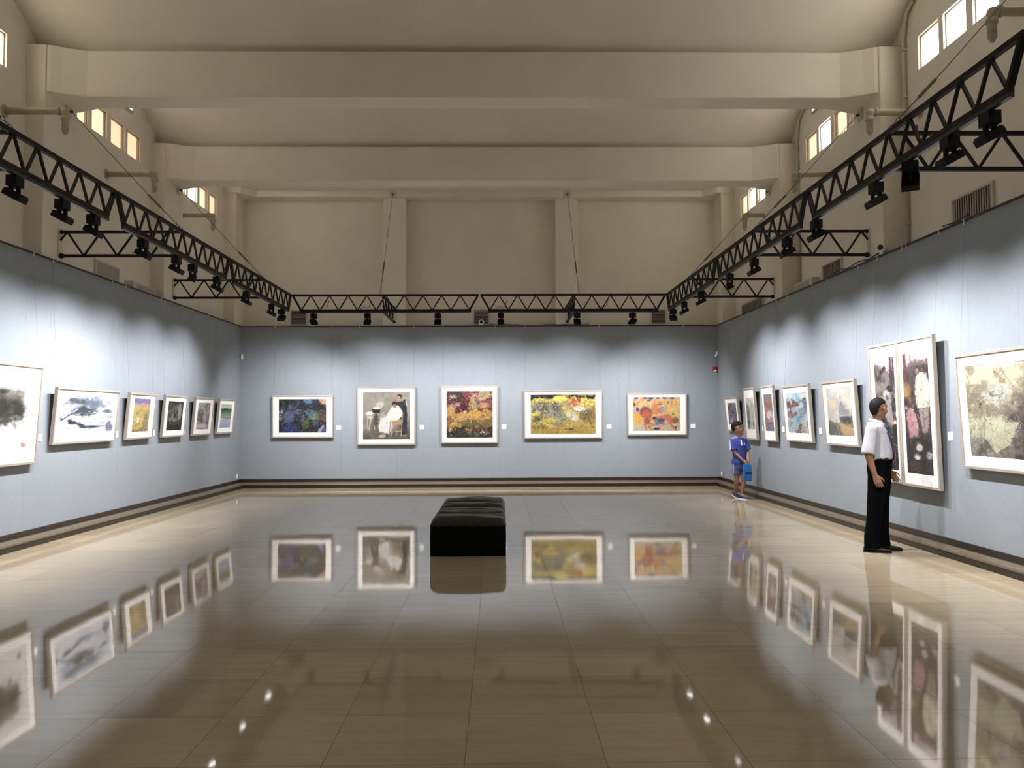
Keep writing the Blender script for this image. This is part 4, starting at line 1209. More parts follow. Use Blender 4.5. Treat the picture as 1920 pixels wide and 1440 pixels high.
# capped pipe outlets that stick out of the plaster walls
for side, s_, xw, xe in (('left', 1, XL, -5.17), ('right', -1, XR, 4.52)):
    for y, w_ in ((15.0, 'farthest of three'), (12.45, 'middle of three'), (9.87, 'third from the far wall'), (7.37, 'nearest the camera')):
        if side == 'left' and y < 9: continue
        if y == 9.87 and side == 'left': w_ = 'nearest of three'
        t = thing('pipe_outlet', (xw, y, 5.2), 'cream elbow pipe sticking out of the %s plaster wall, %s' % (side, w_), 'pipe', 'cream elbow pipes on the plaster walls')
        L_ = xe - xw
        R = .05
        pts = [(0, 0, 0), (L_ - s_ * .06, 0, 0), (L_ - s_ * .02, 0, -.02), (L_, 0, -.06), (L_, 0, -.20)]
        MB().tube(pts, .042, 14).build('pipe', M['pipe'], t, smooth=True)
        MB().lathe([(.001, -.004), (.075, -.004), (.075, .012), (.001, .012)], 18, (s_ * .004, 0, 0), 'x').build('wall_flange', M['pipe'], t)
        MB().tube([(L_ - s_ * .09, 0, 0), (L_ - s_ * .055, 0, 0)], .054, 14).tube([(L_, 0, -.07), (L_, 0, -.11)], .054, 14).ellipsoid((L_ - s_ * .012, 0, -.012), (.056, .054, .056), 14, 10).build('elbow', M['pipe'], t, smooth=True)
        MB().lathe([(.001, -.29), (.018, -.285), (.03, -.26), (.04, -.245), (.042, -.21), (.034, -.195), (.001, -.195)], 14, (L_, 0, 0)).build('sprinkler_tip', M['vent'], t)

for y, w_ in ((10.19, 'nearer the camera'), (13.93, 'farther one')):
    t = thing('conduit_pipe', (XR - .035, y, 0), 'thin cream conduit pipe climbing the right plaster wall, ' + w_, 'pipe', 'conduit pipes on the right wall')
    pts = [(0, 0, 3.3), (0, 0, 6.26)] + [(0, -d, vault_z(y - d) - .06) for d in np.linspace(.08, 1.6, 14)]
    MB().tube(pts, .022, 10).build('pipe', M['pipe2'], t, smooth=True)
    f = MB()
    for z in (3.9, 4.7, 5.5, 6.1): f.box((-.03, -.03, z), (.035, .03, z + .02))
    f.build('pipe_clips', M['pipe2'], t)

# security cameras, sensors, alarm, sockets
def wall_camera(loc, rz, label):
    t = thing('security_camera', loc, label, 'camera', None, (0, 0, rz))
    MB().lathe([(.001, .07), (.05, .07), (.058, .05), (.058, -.045), (.05, -.06), (.001, -.06)], 20, (0, -.03, .07), 'y').build('housing', M['white'], t, smooth=False)
    MB().lathe([(.001, -.061), (.036, -.061), (.032, -.075), (.001, -.08)], 18, (0, -.03, .07), 'y').build('camera_lens', M['dark'], t)
    MB().box((-.02, -.05, 0), (.02, 0, .03)).build('bracket', M['white'], t, bevel=.003)
    return t


wall_camera((-.375, YB + .01, PANEL_TOP + .018), 0, 'round white security camera with a dark lens on the far panel top')
wall_camera((BXR - .02, 10.25, PANEL_TOP + .018), -pi / 2 + .9, 'white security camera with a dark lens on the right panel top')

t = thing('motion_sensor', (BXL, 18.10, 2.86), 'small white motion sensor in the far left corner', 'sensor', 'white motion sensors in the far corners', (0, 0, .6))
MB().box((.02, -.035, -.055), (.065, .035, .06)).build('sensor_body', M['white'], t, bevel=.012)
MB().box((0, -.012, -.012), (.03, .012, .012)).build('sensor_arm', M['dark'], t)
t = thing('motion_sensor', (BXR, 18.08, 2.86), 'small white motion sensor tilted in the far right corner', 'sensor', 'white motion sensors in the far corners', (0, .38, -.5))
MB().box((-.075, -.03, -.06), (-.035, .03, .06)).build('sensor_body', M['white'], t, bevel=.010)
MB().box((-.04, -.012, -.005), (0, .012, .012)).build('sensor_arm', M['white'], t)
t = thing('fire_alarm', (4.765, YB, 2.56), 'small red fire alarm with a white light, far wall beside the right corner', 'alarm')
MB().box((-.055, -.05, -.04), (.055, 0, .055)).build('alarm_body', M['red'], t, bevel=.015)
MB().box((-.03, -.065, -.055), (.03, -.005, -.02)).build('alarm_light', M['white'], t, bevel=.008)
for x0, x1, sd in ((BXL, BXL + .012, 'left'), (BXR - .012, BXR, 'right')):
    t = thing('wall_socket', ((x0 + x1) / 2, 17.98, .235), 'small white wall socket low on the %s panel, by the far corner' % sd, 'socket', 'white wall sockets by the far corners')
    MB().box((-.006, -.04, 0), (.006, .04, .085)).build('socket_plate', M['white'], t, bevel=.003)
    s_ = 1 if sd == 'left' else -1
    MB().box((min(s_ * .006, s_ * .008), -.022, .02), (max(s_ * .006, s_ * .008), .022, .065)).build('socket_face', M['card'], t)

# loose cables: along the tops of panels and from lamps over the truss
def cable(pts, label, r=.008):
    tag(MB().tube(pts, r, 6).build('loose_cable', M['rail'], None, smooth=True), label, 'cable', 'loose black cables')


cable([(x, YB - .0, PANEL_TOP + .028 + .02 * abs(math.sin(x * 9))) for x in np.linspace(-.2, .45, 12)], 'loose black cable lying on the far panel top beside the round camera')
cable([(x, YB - .0, PANEL_TOP + .028 + .014 * abs(math.sin(x * 7))) for x in np.linspace(1.0, 2.0, 14)], 'loose black cable lying on the far panel top below the right bracket arm')
cable([(BXR + .0, y, PANEL_TOP + .028 + .03 * abs(math.sin(y * 5))) for y in np.linspace(10.2, 11.9, 16)], 'loose black cable lying on the right panel top behind the security camera')
cable([(BXR - .01, y, PANEL_TOP + .03 + .02 * abs(math.sin(y * 4))) for y in np.linspace(8.35, 8.85, 8)], 'short loose black cable on the right panel top beside the large vent')
for x, y, ax in ((TXL, 12.2, 1), (TXR, 9.9, 1), (TXR, 6.25, 1), (-2.72, TY, 0), (-3.55, TY, 0), (-.05, TY, 0), (1.95, TY, 0)):
    q = [(0, 0, 0), (.03, .02, .03), (.09, .02, .045), (.15, 0, .02), (.19, -.01, .07), (.22, 0, .17)]
    par = min([o for o in SC.objects if o.name.startswith('lighting_truss')], key=lambda o: abs(o.location.x - x) + abs(o.location.y - y))
    pts = [((x + (b_ if ax else a_)) - par.location.x, (y + (a_ if ax else b_)) - par.location.y, .055 + c_) for a_, b_, c_ in q]
    MB().tube(pts, .006, 6).build('power_cable', M['rail'], par, smooth=True)

# ------------------------------------------------------------------ upholstered benches
M['vinyl'] = mat('black_upholstery', (.012, .013, .0115), .48, spec=.5, noise=.2, scale=40)


M['vinyl_shaded'] = mat('black_upholstery_shaded', (.003, .0032, .003), .7, spec=.12, noise=.1, scale=40)  # same cover as the seat; shade on the sides put into a darker colour


def bench(y0, y1, seed, label):
    x0, x1, H = -.755, .075, .425
    cx, cy = (x0 + x1) / 2, (y0 + y1) / 2
    t = thing('bench', (cx, cy, 0), label, 'bench', 'black upholstered benches')
    hw, hl = (x1 - x0) / 2, (y1 - y0) / 2
    b = MB()
    nz_, nx, ny = 6, 14, 20
    # skirt: four sides, gently bowed
    ring = []
    per = [(-hw + 2 * hw * i / nx, -hl) for i in range(nx)] + [(hw, -hl + 2 * hl * i / ny) for i in range(ny)] + [(hw - 2 * hw * i / nx, hl) for i in range(nx)] + [(-hw, hl - 2 * hl * i / ny) for i in range(ny)]
    rows = []
    for k in range(nz_ + 1):
        z = .333 * k / nz_
        rows.append([b.bm.verts.new((x * (.992 + .008 * math.sin(z * 9)), y * (.992 + .008 * math.sin(z * 9)), z)) for x, y in per])
    for A, B in zip(rows, rows[1:]):
        for i in range(len(per)): b._f([A[i], A[(i + 1) % len(per)], B[(i + 1) % len(per)], B[i]])
    b._f(rows[0][::-1]); b._f(rows[-1])
    b.build('base', M['vinyl_shaded'], t, smooth=True)
    rs = np.random.RandomState(seed)
    N1, N2 = 46, 64
    W1 = noise2(N2 + 1, N1 + 1, 5, rs, 3, .35)
    def P(i, j):
        u, v = -1 + 2 * i / N1, -1 + 2 * j / N2
        e = 6.
        r = (abs(u) ** e + abs(v) ** e) ** (1 / e)
        edge = max(0., 1 - min(1., r)) 
        fu, fv = min(1., (1 - abs(u)) / .24), min(1., (1 - abs(v)) / .18)
        z = .338 + .078 * math.sqrt(max(0, 1 - (1 - fu) ** 2.4)) * math.sqrt(max(0, 1 - (1 - fv) ** 2.4))
        sag = (1 - u * u) * (1 - v * v)
        z -= .020 * sag * (.6 + .4 * math.cos(v * pi))
        crease = math.exp(-((v - .15 + .12 * u * u) / .06) ** 2) * .030 + math.exp(-((v + .42 - .1 * u * u) / .05) ** 2) * .022 + math.exp(-((v - .62 + .06 * u) / .045) ** 2) * .024
        z += (-crease * (1 - u ** 4) + (W1[j, i] - .5) * .06) * min(1, edge / .12)
        k = 1.002
        return (u * hw * k, v * hl * k, z)
    b = MB()
    V = [[b.bm.verts.new(P(i, j)) for i in range(N1 + 1)] for j in range(N2 + 1)]
    for j in range(N2):
        for i in range(N1): b._f([V[j][i], V[j][i + 1], V[j + 1][i + 1], V[j + 1][i]])
    bd = [V[0][i] for i in range(N1)] + [V[j][N1] for j in range(N2)] + [V[N2][N1 - i] for i in range(N1)] + [V[N2 - j][0] for j in range(N2)]
    lo = [b.bm.verts.new((v.co.x, v.co.y, (.322) + .004 * math.sin(k * .7))) for k, v in enumerate(bd)]
    for k in range(len(bd)): b._f([bd[k], bd[(k + 1) % len(bd)], lo[(k + 1) % len(bd)], lo[k]])
    b._f(lo)
    b.build('seat_cushion', M['vinyl'], t, smooth=True)
    return t


bench(9.12, 10.33, 3, 'black upholstered bench with a creased top, the one nearer the camera')
bench(10.40, 11.62, 8, 'black upholstered bench with a creased top, right behind the nearer one')


# ------------------------------------------------------------------ people
from mathutils import noise as mnoise


def baked(mb, name, mats, parent, voxel=.006, smooth=4, wrinkle=0.0, wscale=14., wstretch=(1, 1, 1), factor=.5):
    """fuse the collected shapes into one continuous surface"""
    bmesh.ops.recalc_face_normals(mb.bm, faces=mb.bm.faces)
    me = bpy.data.meshes.new('raw'); mb.bm.to_mesh(me); mb.bm.free()
    tmp = bpy.data.objects.new('raw', me); COL.objects.link(tmp)
    r = tmp.modifiers.new('r', 'REMESH'); r.mode = 'VOXEL'; r.voxel_size = voxel
    if smooth:
        m = tmp.modifiers.new('s', 'SMOOTH'); m.iterations = smooth; m.factor = factor
    dg = bpy.context.evaluated_depsgraph_get()
    out = bpy.data.meshes.new_from_object(tmp.evaluated_get(dg))
    bpy.data.objects.remove(tmp, do_unlink=True)
    bpy.data.meshes.remove(me)
    if wrinkle:
        n = len(out.vertices)
        co = np.empty(n * 3); out.vertices.foreach_get('co', co); co = co.reshape(-1, 3)
        no = np.empty(n * 3); out.vertices.foreach_get('normal', no); no = no.reshape(-1, 3)
        d = np.array([mnoise.noise(Vector((p[0] * wscale * wstretch[0], p[1] * wscale * wstretch[1], p[2] * wscale * wstretch[2]))) for p in co])
        co = co + no * (d * wrinkle)[:, None]
        out.vertices.foreach_set('co', co.ravel())
    out.name = name
    out.materials.clear()
    for m in (mats if isinstance(mats, (list, tuple)) else [mats]): out.materials.append(m)
    out.polygons.foreach_set('use_smooth', [True] * len(out.polygons))
    out.polygons.foreach_set('material_index', [0] * len(out.polygons))
    o = bpy.data.objects.new(name, out)
    return link(o, parent)


M['skin'] = mat('tan_skin', (.28, .145, .088), .5, noise=.08, scale=30, spec=.4)
M['skin2'] = mat('boy_skin', (.33, .175, .108), .5, noise=.08, scale=30, spec=.4)
M['hair'] = mat('black_hair', (.006, .005, .0045), .7, noise=.3, scale=90, spec=.2, bump=.3)
M['shirt'] = mat('white_shirt_cloth', (.42, .415, .455), .85, noise=.03, scale=50)
M['trouser'] = mat('black_trouser_cloth', (.0028, .0028, .0032), .95, noise=.15, scale=60, spec=.05)
M['shoe'] = mat('black_shoe_leather', (.005, .005, .005), .5, noise=.1, scale=40)
M['tie'] = mat('navy_tie_silk', (.010, .012, .03), .5, noise=.1, scale=60)
M['lanyard'] = mat('blue_lanyard', (.03, .06, .38), .6, noise=.05, scale=60)
M['badge'] = mat('pink_badge', (.50, .20, .20), .35, noise=.08, scale=60)
M['polo'] = mat('blue_polo_cloth', (.033, .058, .29), .85, noise=.08, scale=50)
M['shorts'] = mat('slate_blue_shorts', (.07, .09, .25), .85, noise=.08, scale=50)
M['trim'] = mat('white_cloth_trim', (.78, .78, .80), .8, noise=.02, scale=50)
M['navy'] = mat('navy_shoe_cloth', (.018, .028, .085), .7, noise=.1, scale=50)
M['eye'] = mat('eye_white', (.7, .68, .65), .3, noise=.01, scale=30)
M['iris'] = mat('dark_iris', (.015, .01, .008), .2)
M['lip'] = mat('lip_skin', (.30, .12, .09), .5, noise=.05, scale=60)
M['bag'] = mat('bright_blue_bag', (.02, .17, .52), .55, noise=.06, scale=30)
M['bagdark'] = mat('dark_navy_strip', (.008, .012, .035), .6)


def head_frame(c, yw, s, pitch_=0.0):
    R = Matrix.Rotation(yw, 3, 'Z') @ Matrix.Rotation(pitch_, 3, 'Y')
    c = Vector(c)
    return (lambda x, y, z: c + R @ (Vector((x, y, z)) * s)), R


def head_shapes(mb, c, yw, s, child=False):
    T, R = head_frame(c, yw, s)
    E = lambda p, r, q=None: mb.ellipsoid(T(*p), [a * s for a in r], 20, 14, (R @ q) if q else R)
    E((-.014, 0, .034), (.099, .078, .088))
    E((.018, 0, -.018), (.074, .063, .098))
    E((.046, 0, -.088), (.036, .034, .028))
    E((-.01, 0, -.045), (.07, .062, .05))
    E((.066, 0, .040), (.026, .052, .03)); E((.076, 0, .022), (.015, .050, .010))
    for sy in (-1, 1):
        E((.056, sy * .036, -.026), (.032, .026, .026))
        E((-.004, sy * .078, -.006), (.020, .009, .034), Matrix.Rotation(sy * -.35, 3, 'Z'))
        E((.002, sy * .080, -.034), (.010, .007, .012))
    mb.limb([T(.080, 0, .014), T(.096, 0, -.008), T(.105 - (.006 if child else 0), 0, -.024)], [.009 * s, .010 * s, .012 * s], 10)
    for sy in (-1, 1): E((.092, sy * .012, -.028), (.011, .008, .008))
    E((.086, 0, -.048), (.012, .022, .006)); E((.084, 0, -.060), (.012, .020, .007))
    return T, R


def face_parts(parent, T, R, s):
    for sy in (-1, 1):
        m = MB(); m.ellipsoid(T(.0835, sy * .031, .005), (.009 * s, .0135 * s, .0065 * s), 14, 10, R)
        e = m.build('eye', M['eye'], parent, smooth=True)
        MB().ellipsoid(T(.0905, sy * .031, .005), (.003 * s, .0058 * s, .0058 * s), 12, 8, R).build('iris', M['iris'], e, smooth=True)
        MB().limb([T(.090, sy * .016, .026), T(.091, sy * .032, .030), T(.080, sy * .048, .025)], [.003 * s, .0038 * s, .0025 * s], 8).build('eyebrow', M['hair'], parent, smooth=True)
    MB().limb([T(.089, -.021, -.053), T(.0985, 0, -.052), T(.089, .021, -.053)], [.0035 * s, .005 * s, .0035 * s], 8).build('lips', M['lip'], parent, smooth=True)


def hair_mesh(parent, T, R, s, front, side, back, thick, mat_, seed=1, fringe=0.):
    n, m = 72, 44
    b = MB()
    rows = []
    for i in range(m + 1):
        th = pi * i / m * .80
        row = []
        for k in range(n):
            a = 2 * pi * k / n
            d = Vector((math.sin(th) * math.cos(a), math.sin(th) * math.sin(a), math.cos(th)))
            c = d.x / max(1e-6, math.hypot(d.x, d.y))
            lim = side + (front - side) * max(0, c) ** 1.5 if c > 0 else side + (back - side) * min(1, -c * 1.15) ** 1.9
            lim += .05 * mnoise.noise(Vector((c * 4, d.y * 6, seed)))
            t = max(0., min(1., (d.z - lim) / .16))
            t = t * t * (3 - 2 * t)
            nz = mnoise.noise(d * 9 + Vector((seed, 0, 0))) * .025 + mnoise.noise(Vector((d.x * 30, d.y * 30, d.z * 8))) * .015
            r = .80 + t * (.13 + thick + nz)
            row.append(b.bm.verts.new(T(-.016 + d.x * .101 * r, d.y * .080 * r, .034 + d.z * .092 * r - (0.05 * max(0, -d.z) if c < 0 else 0))))
        rows.append(row)
    for A, B in zip(rows, rows[1:]):
        for k in range(n): b._f([A[k], A[(k + 1) % n], B[(k + 1) % n], B[k]])
    b._f(rows[-1])
    bmesh.ops.remove_doubles(b.bm, verts=b.bm.verts, dist=1e-5)
    return b.build('hair', mat_, parent, smooth=True)


def hand(mb, wrist, dirv, palm_n, s, curl=.5, thumb_side=1):
    """dirv: wrist to knuckles; palm_n: direction the palm faces; five separate bent fingers"""
    w, d, pn = Vector(wrist), Vector(dirv).normalized(), Vector(palm_n)
    pn = (pn - d * pn.dot(d)).normalized()
    sd = d.cross(pn) * thumb_side        # towards the thumb
    L = .085 * s
    mb.loft([(w - d * .01 * s, sd * .026 * s, pn * .019 * s), (w + d * .02 * s, sd * .033 * s, pn * .017 * s), (w + d * .055 * s, sd * .040 * s, pn * .015 * s), (w + d * L, sd * .039 * s, pn * .012 * s), (w + d * (L + .006 * s), sd * .034 * s, pn * .008 * s)], 16)
    for k, (off, ln) in enumerate(((.030, .072), (.010, .080), (-.010, .075), (-.029, .058))):
        base = w + d * (L - .006 * s) + sd * off * s
        ang = curl * (.5 + .12 * k)
        pts, p, a = [base], base.copy(), ang * .5
        fan = sd * (off * .9)
        for seg in (.44, .31, .25):
            dv = (d * math.cos(a) + pn * math.sin(a) + fan).normalized()
            p = p + dv * ln * seg * s
            pts.append(p.copy()); a += ang
        mb.limb(pts, [.0088 * s, .0082 * s, .0074 * s, .0062 * s], 10)
    b0 = w + d * .022 * s + sd * .026 * s
    p1 = b0 + (d * .7 + sd * .7 + pn * .35).normalized() * .036 * s
    p2 = p1 + (d * .93 + sd * .25 + pn * .45).normalized() * .030 * s
    p3 = p2 + (d * .98 + sd * .05 + pn * .5).normalized() * .022 * s
    mb.limb([b0 - sd * .008 * s, b0, p1, p2, p3], [.013 * s, .0145 * s, .0105 * s, .0092 * s, .0072 * s], 10)


def shoe(parent, heel, toe_dir, length, m_up, m_sole, h=.085, w=.047, tip=0.0, name='shoe'):
    """heel: point on the ground under the back of the heel; tip raises the heel"""
    d = Vector((toe_dir[0], toe_dir[1], 0)).normalized()
    sd = Vector((-d.y, d.x, 0)); upz = Vector((0, 0, 1))
    H = Vector(heel)
    L = length
    def P(x, z):
        t = max(0., 1 - x / (L * .7))
        return H + d * x + upz * (z + tip * t)
    b = MB()
    secs = []
    for x, zt, hw in ((.0, .045, .024), (.012, .075, .032), (.04, h + .012, .036), (.08, h, .038), (.12, .072, .042), (.17, .055, w), (.22, .045, w * .97), (.255, .038, w * .78), (.278, .028, w * .42)):
        x = x / .28 * L
        zb = .012
        secs.append((P(x, (zt + zb) / 2), sd * hw, (upz * (zt - zb) / 2)))
    b.loft(secs, 20, 2.4)
    u = baked(b, name, m_up, parent, .004, 5)
    b = MB()
    top, bot = [], []
    for x, hw in ((-.003, .018), (.006, .031), (.04, .037), (.09, .037), (.15, .045), (.2, w + .001), (.245, w * .86), (.272, w * .55), (.284, w * .2)):
        x = x / .28 * L
        top.append((P(x, .017), sd * hw)); bot.append((P(x, .001), sd * hw))
    V = lambda c: b.bm.verts.new(c)
    ringT = [V(c + s_) for c, s_ in top] + [V(c - s_) for c, s_ in reversed(top)]
    ringB = [V(c + s_) for c, s_ in bot] + [V(c - s_) for c, s_ in reversed(bot)]
    n = len(ringT)
    for i in range(n): b._f([ringB[i], ringB[(i + 1) % n], ringT[(i + 1) % n], ringT[i]])
    b._f(ringT); b._f(ringB[::-1])
    b.build('sole', m_sole, u)
    return u


def torso_secs(rows, grow=0.0):
    out = []
    for z, a, hd, hw in rows:
        out.append(((a, 0, z), (hd + grow, 0, 0), (0, hw + grow, 0)))
    return out


# ---- the man -----------------------------------------------------------
man = thing('person', (4.27, 9.28, 0), 'man in white shirt, dark tie and black trousers looking towards the very tall paintings', 'person', None, (0, 0, math.radians(-32)))
TORSO = [(.92, .0, .115, .165), (1.02, .012, .124, .166), (1.10, .014, .128, .166), (1.18, .004, .124, .168), (1.27, -.010, .120, .178), (1.34, -.020, .112, .190), (1.39, -.026, .094, .190), (1.425, -.030, .078, .150), (1.45, -.030, .062, .085)]
SH_R, EL_R, WR_R = (-.045, -.185, 1.375), (-.080, -.245, 1.09), (-.012, -.245, .855)
SH_L, EL_L, WR_L = (-.010, .185, 1.375), (-.010, .25, 1.10), (.078, .270, .875)
HIP_R, KN_R, AN_R = (.0, -.088, .88), (-.035, -.10, .50), (-.080, -.115, .10)
HIP_L, KN_L, AN_L = (.01, .088, .88), (.0, .098, .50), (-.010, .095, .10)
HC, HY = (.012, 0, 1.590), math.radians(58)
b = MB()
b.loft(torso_secs(TORSO, -.014), 28, 2.4)
b.limb([(-.03, 0, 1.40), (-.020, 0, 1.46), (-.006, 0, 1.52)], [.062, .057, .054], 18)
T, R = head_shapes(b, HC, HY, 1.0)
for sh, el, wr in ((SH_R, EL_R, WR_R), (SH_L, EL_L, WR_L)):
    sh, el, wr = Vector(sh), Vector(el), Vector(wr)
    b.limb([sh, sh.lerp(el, .5), el], [.050, .044, .038]); b.limb([el, el.lerp(wr, .3), wr.lerp(el, .12), wr], [.038, .039, .028, .026])
for hp, kn, an in ((HIP_R, KN_R, AN_R), (HIP_L, KN_L, AN_L)):
    hp, kn, an = Vector(hp), Vector(kn), Vector(an)
    b.limb([hp, kn], [.080, .052]); b.limb([kn, kn.lerp(an, .3), an], [.052, .054, .036]); b.limb([an, an + Vector((.05, 0, -.045))], [.036, .030])
hand(b, WR_R, (.06, .0, -.15), (-.1, 1, 0), 1.02, .75, 1)
hand(b, WR_L, (.10, .02, -.15), (.2, -1, -.1), 1.0, .45, -1)
body = baked(b, 'body', M['skin'], man, .0048, 3)
body['label'] = 'tan skin of face, arms and hands'
face_parts(man, T, R, 1.0)
hair_mesh(man, T, R, 1.0, .46, .14, -.85, .105, M['hair'], 2)
# shirt
b = MB()
b.loft(torso_secs([(1.005, .010, .118, .160), (1.04, .012, .132, .172)] + TORSO[2:-1] + [(1.445, -.030, .064, .094)], .006), 32, 2.4)
for sh, el in ((SH_R, EL_R), (SH_L, EL_L)):
    sh, el = Vector(sh), Vector(el)
    sg = -1 if sh.y < 0 else 1
    e2 = sh.lerp(el, 1.0) + Vector((0, .004 * sg, .0))
    b.limb([sh + Vector((0, -.03 * sg, .0)), sh + Vector((0, .004 * sg, -.02))], [.066, .066], 18)
    b.tube([sh + Vector((0, .0, .01)), sh.lerp(el, .35), sh.lerp(el, .7), e2], [.060, .068, .072, .076], 20)
shirt = baked(b, 'shirt', M['shirt'], man, .0055, 3, .010, 10., (1.2, 1.2, .8))
# collar, placket, pocket, buttons
b = MB()
for sy in (-1, 1):
    b.prism([(.026, 1.462), (.070, 1.415), (.058, 1.385), (.018, 1.43)], 1, sy * .012, sy * .046)
ringc = [Vector((-.028 + .066 * math.cos(t), .070 * math.sin(t), 1.448 - .014 * math.cos(t))) for t in np.linspace(.35, 2 * pi - .35, 26)]
b.tube(ringc, .014, 8)
b.tube([p + Vector((0, 0, .016)) for p in ringc], .010, 8)
baked(b, 'collar', M['shirt'], man, .004, 3)
def front_a(z, rows=TORSO):
    zs = [r[0] for r in rows]
    return float(np.interp(z, zs, [r[1] + r[2] for r in rows]))
b = MB(); zz = np.linspace(1.06, 1.37, 9)
b.tube([(front_a(z) + .004, .0, z) for z in zz], .005, 6)
b.build('placket', M['shirt'], shirt, smooth=True)
# tie
b = MB()
pts = [(1.405, .020, .016), (1.375, .018, .016), (1.355, .022, .010), (1.28, .030, .006), (1.18, .038, .005), (1.09, .044, .005), (1.05, .046, .005), (1.02, .004, .004)]
b.loft([((front_a(z) + .012 + (.008 if z > 1.36 else 0) + (.010 if z > 1.39 else 0), -.004, z), (th, 0, 0), (0, w_, 0)) for z, w_, th in pts], 14, 3)
b.build('tie', M['tie'], man, smooth=True)
# lanyard and badge
for sy in (-1, 1):
    q = [(-.085, sy * .02, 1.463), (-.055, sy * .068, 1.452), (.0, sy * .082, 1.430), (.055, sy * .072, 1.385), (front_a(1.30) + .008, sy * .060, 1.30), (front_a(1.2) + .010, sy * .038, 1.20), (front_a(1.13) + .012, sy * .008, 1.125)]
    b = MB()
    for p, r_ in zip(q, q[1:]): b.bar(p, r_, .013, .004, (1, 0, 0))
    b.build('lanyard', M['lanyard'], man)
bd = MB().box((.0, -.036, -.105), (.006, .036, 0)).build('badge', M['badge'], man, bevel=.003)
bd.location = (front_a(1.09) + .022, -.006, 1.105); bd.rotation_euler = (0, .06, .25)
MB().box((-.002, -.008, -.002), (.008, .008, .028)).build('badge_clip', M['lanyard'], bd, bevel=.002)
MB().box((.0062, -.028, -.040), (.0072, .028, -.012)).build('badge_header', M['trim'], bd)
# trousers
b = MB()
b.loft(torso_secs([(.80, .0, .085, .155), (.84, .0, .112, .172), (.92, .0, .124, .176), (1.0, .006, .128, .172), (1.045, .010, .130, .171)], .004), 32, 2.4)
for hp, kn, an in ((HIP_R, KN_R, AN_R), (HIP_L, KN_L, AN_L)):
    hp, kn, an = Vector(hp), Vector(kn), Vector(an)
    b.tube([hp + Vector((0, 0, .03)), hp.lerp(kn, .3), hp.lerp(kn, .65), kn, kn.lerp(an, .4), kn.lerp(an, .8), an + Vector((.012, 0, -.055))], [.100, .102, .093, .085, .083, .084, .088], 22)
baked(b, 'trousers', M['trouser'], man, .006, 3, .006, 9., (1, 1, .5))
b = MB(); rr_ = torso_secs([(1.022, .0095, .134, .176), (1.05, .0105, .134, .176)], .002)
b.loft(rr_, 32, 2.4).build('belt', M['shoe'], man, smooth=True)
shoe(man, (-.165, -.128, 0), (1, .10), .285, M['shoe'], M['shoe'])
shoe(man, (-.072, .078, 0), (1, .25), .285, M['shoe'], M['shoe'])

# ---- the boy -----------------------------------------------------------
boy = thing('person', (4.42, 15.22, 0), 'boy in blue polo shirt and shorts, hands together over a bright blue bag', 'person', None, (0, 0, math.radians(-75.5)))
BT = [(.56, -.02, .085, .115), (.64, -.01, .092, .118), (.74, .0, .092, .116), (.86, .0, .090, .122), (.98, -.005, .086, .134), (1.06, -.012, .074, .140), (1.10, -.018, .060, .118), (1.13, -.02, .048, .066)]
bSR, bER, bWR = (-.012, -.138, 1.055), (.045, -.125, .862), (.165, -.018, .705)
bSL, bEL, bWL = (-.012, .138, 1.055), (.040, .150, .862), (.165, .085, .705)
bHR, bKR, bAR = (.0, -.060, .58), (-.01, -.052, .33), (-.19, .018, .095)
bHL, bKL, bAL = (.0, .060, .58), (.055, .048, .33), (.02, .022, .085)
b = MB()
b.loft(torso_secs(BT, -.010), 26, 2.3)
b.limb([(-.022, 0, 1.09), (-.018, 0, 1.14), (-.010, -.004, 1.20)], [.044, .041, .040], 16)
BH, BY = (.0, -.022, 1.298), math.radians(66)
T2, R2 = head_shapes(b, BH, BY, .99, True)
for sh, el, wr in ((bSR, bER, bWR), (bSL, bEL, bWL)):
    sh, el, wr = Vector(sh), Vector(el), Vector(wr)
    b.limb([sh, sh.lerp(el, .5), el], [.036, .033, .029]); b.limb([el, el.lerp(wr, .35), wr], [.029, .029, .021])
for hp, kn, an in ((bHR, bKR, bAR), (bHL, bKL, bAL)):
    hp, kn, an = Vector(hp), Vector(kn), Vector(an)
    b.limb([hp, hp.lerp(kn, .5), kn], [.066, .056, .045]); b.limb([kn, kn.lerp(an, .3), kn.lerp(an, .7), an], [.045, .046, .034, .028]); b.limb([an, an + Vector((.03, 0, -.04))], [.028, .024])
hand(b, bWR, (.10, .045, -.10), (.0, 1, -.15), .80, 1.25, 1)
hand(b, bWL, (.10, -.03, -.10), (.0, -1, -.15), .80, 1.25, -1)
body = baked(b, 'body', M['skin2'], boy, .0042, 3)
body['label'] = 'tan skin of face, arms and legs'
face_parts(boy, T2, R2, .99)
hair_mesh(boy, T2, R2, .99, .24, .08, -.72, .15, M['hair'], 5)
b = MB()
b.loft(torso_secs([(.645, -.005, .110, .140), (.70, -.002, .106, .134)] + BT[2:-1] + [(1.125, -.02, .052, .078)], .008), 30, 2.3)
for sh, el in ((bSR, bER), (bSL, bEL)):
    sh, el = Vector(sh), Vector(el)
    sg = -1 if sh.y < 0 else 1
    b.limb([sh + Vector((0, -.03 * sg, .0)), sh], [.050, .050], 16)
    b.tube([sh + Vector((0, 0, .01)), sh.lerp(el, .4), sh.lerp(el, .82) + Vector((0, .008 * sg, 0))], [.048, .056, .066], 18)
polo = baked(b, 'polo_shirt', M['polo'], boy, .0048, 3, .005, 13., (1.2, 1.2, .7))
b = MB()
ringc = [Vector((-.016 + .050 * math.cos(t), .058 * math.sin(t), 1.118 - .016 * math.cos(t))) for t in np.linspace(.25, 2 * pi - .25, 26)]
b.tube(ringc, .012, 8); b.tube([p * 1.0 + Vector((.004 * (1 if p.x > 0 else -1), 0, .010)) for p in ringc], .009, 8)
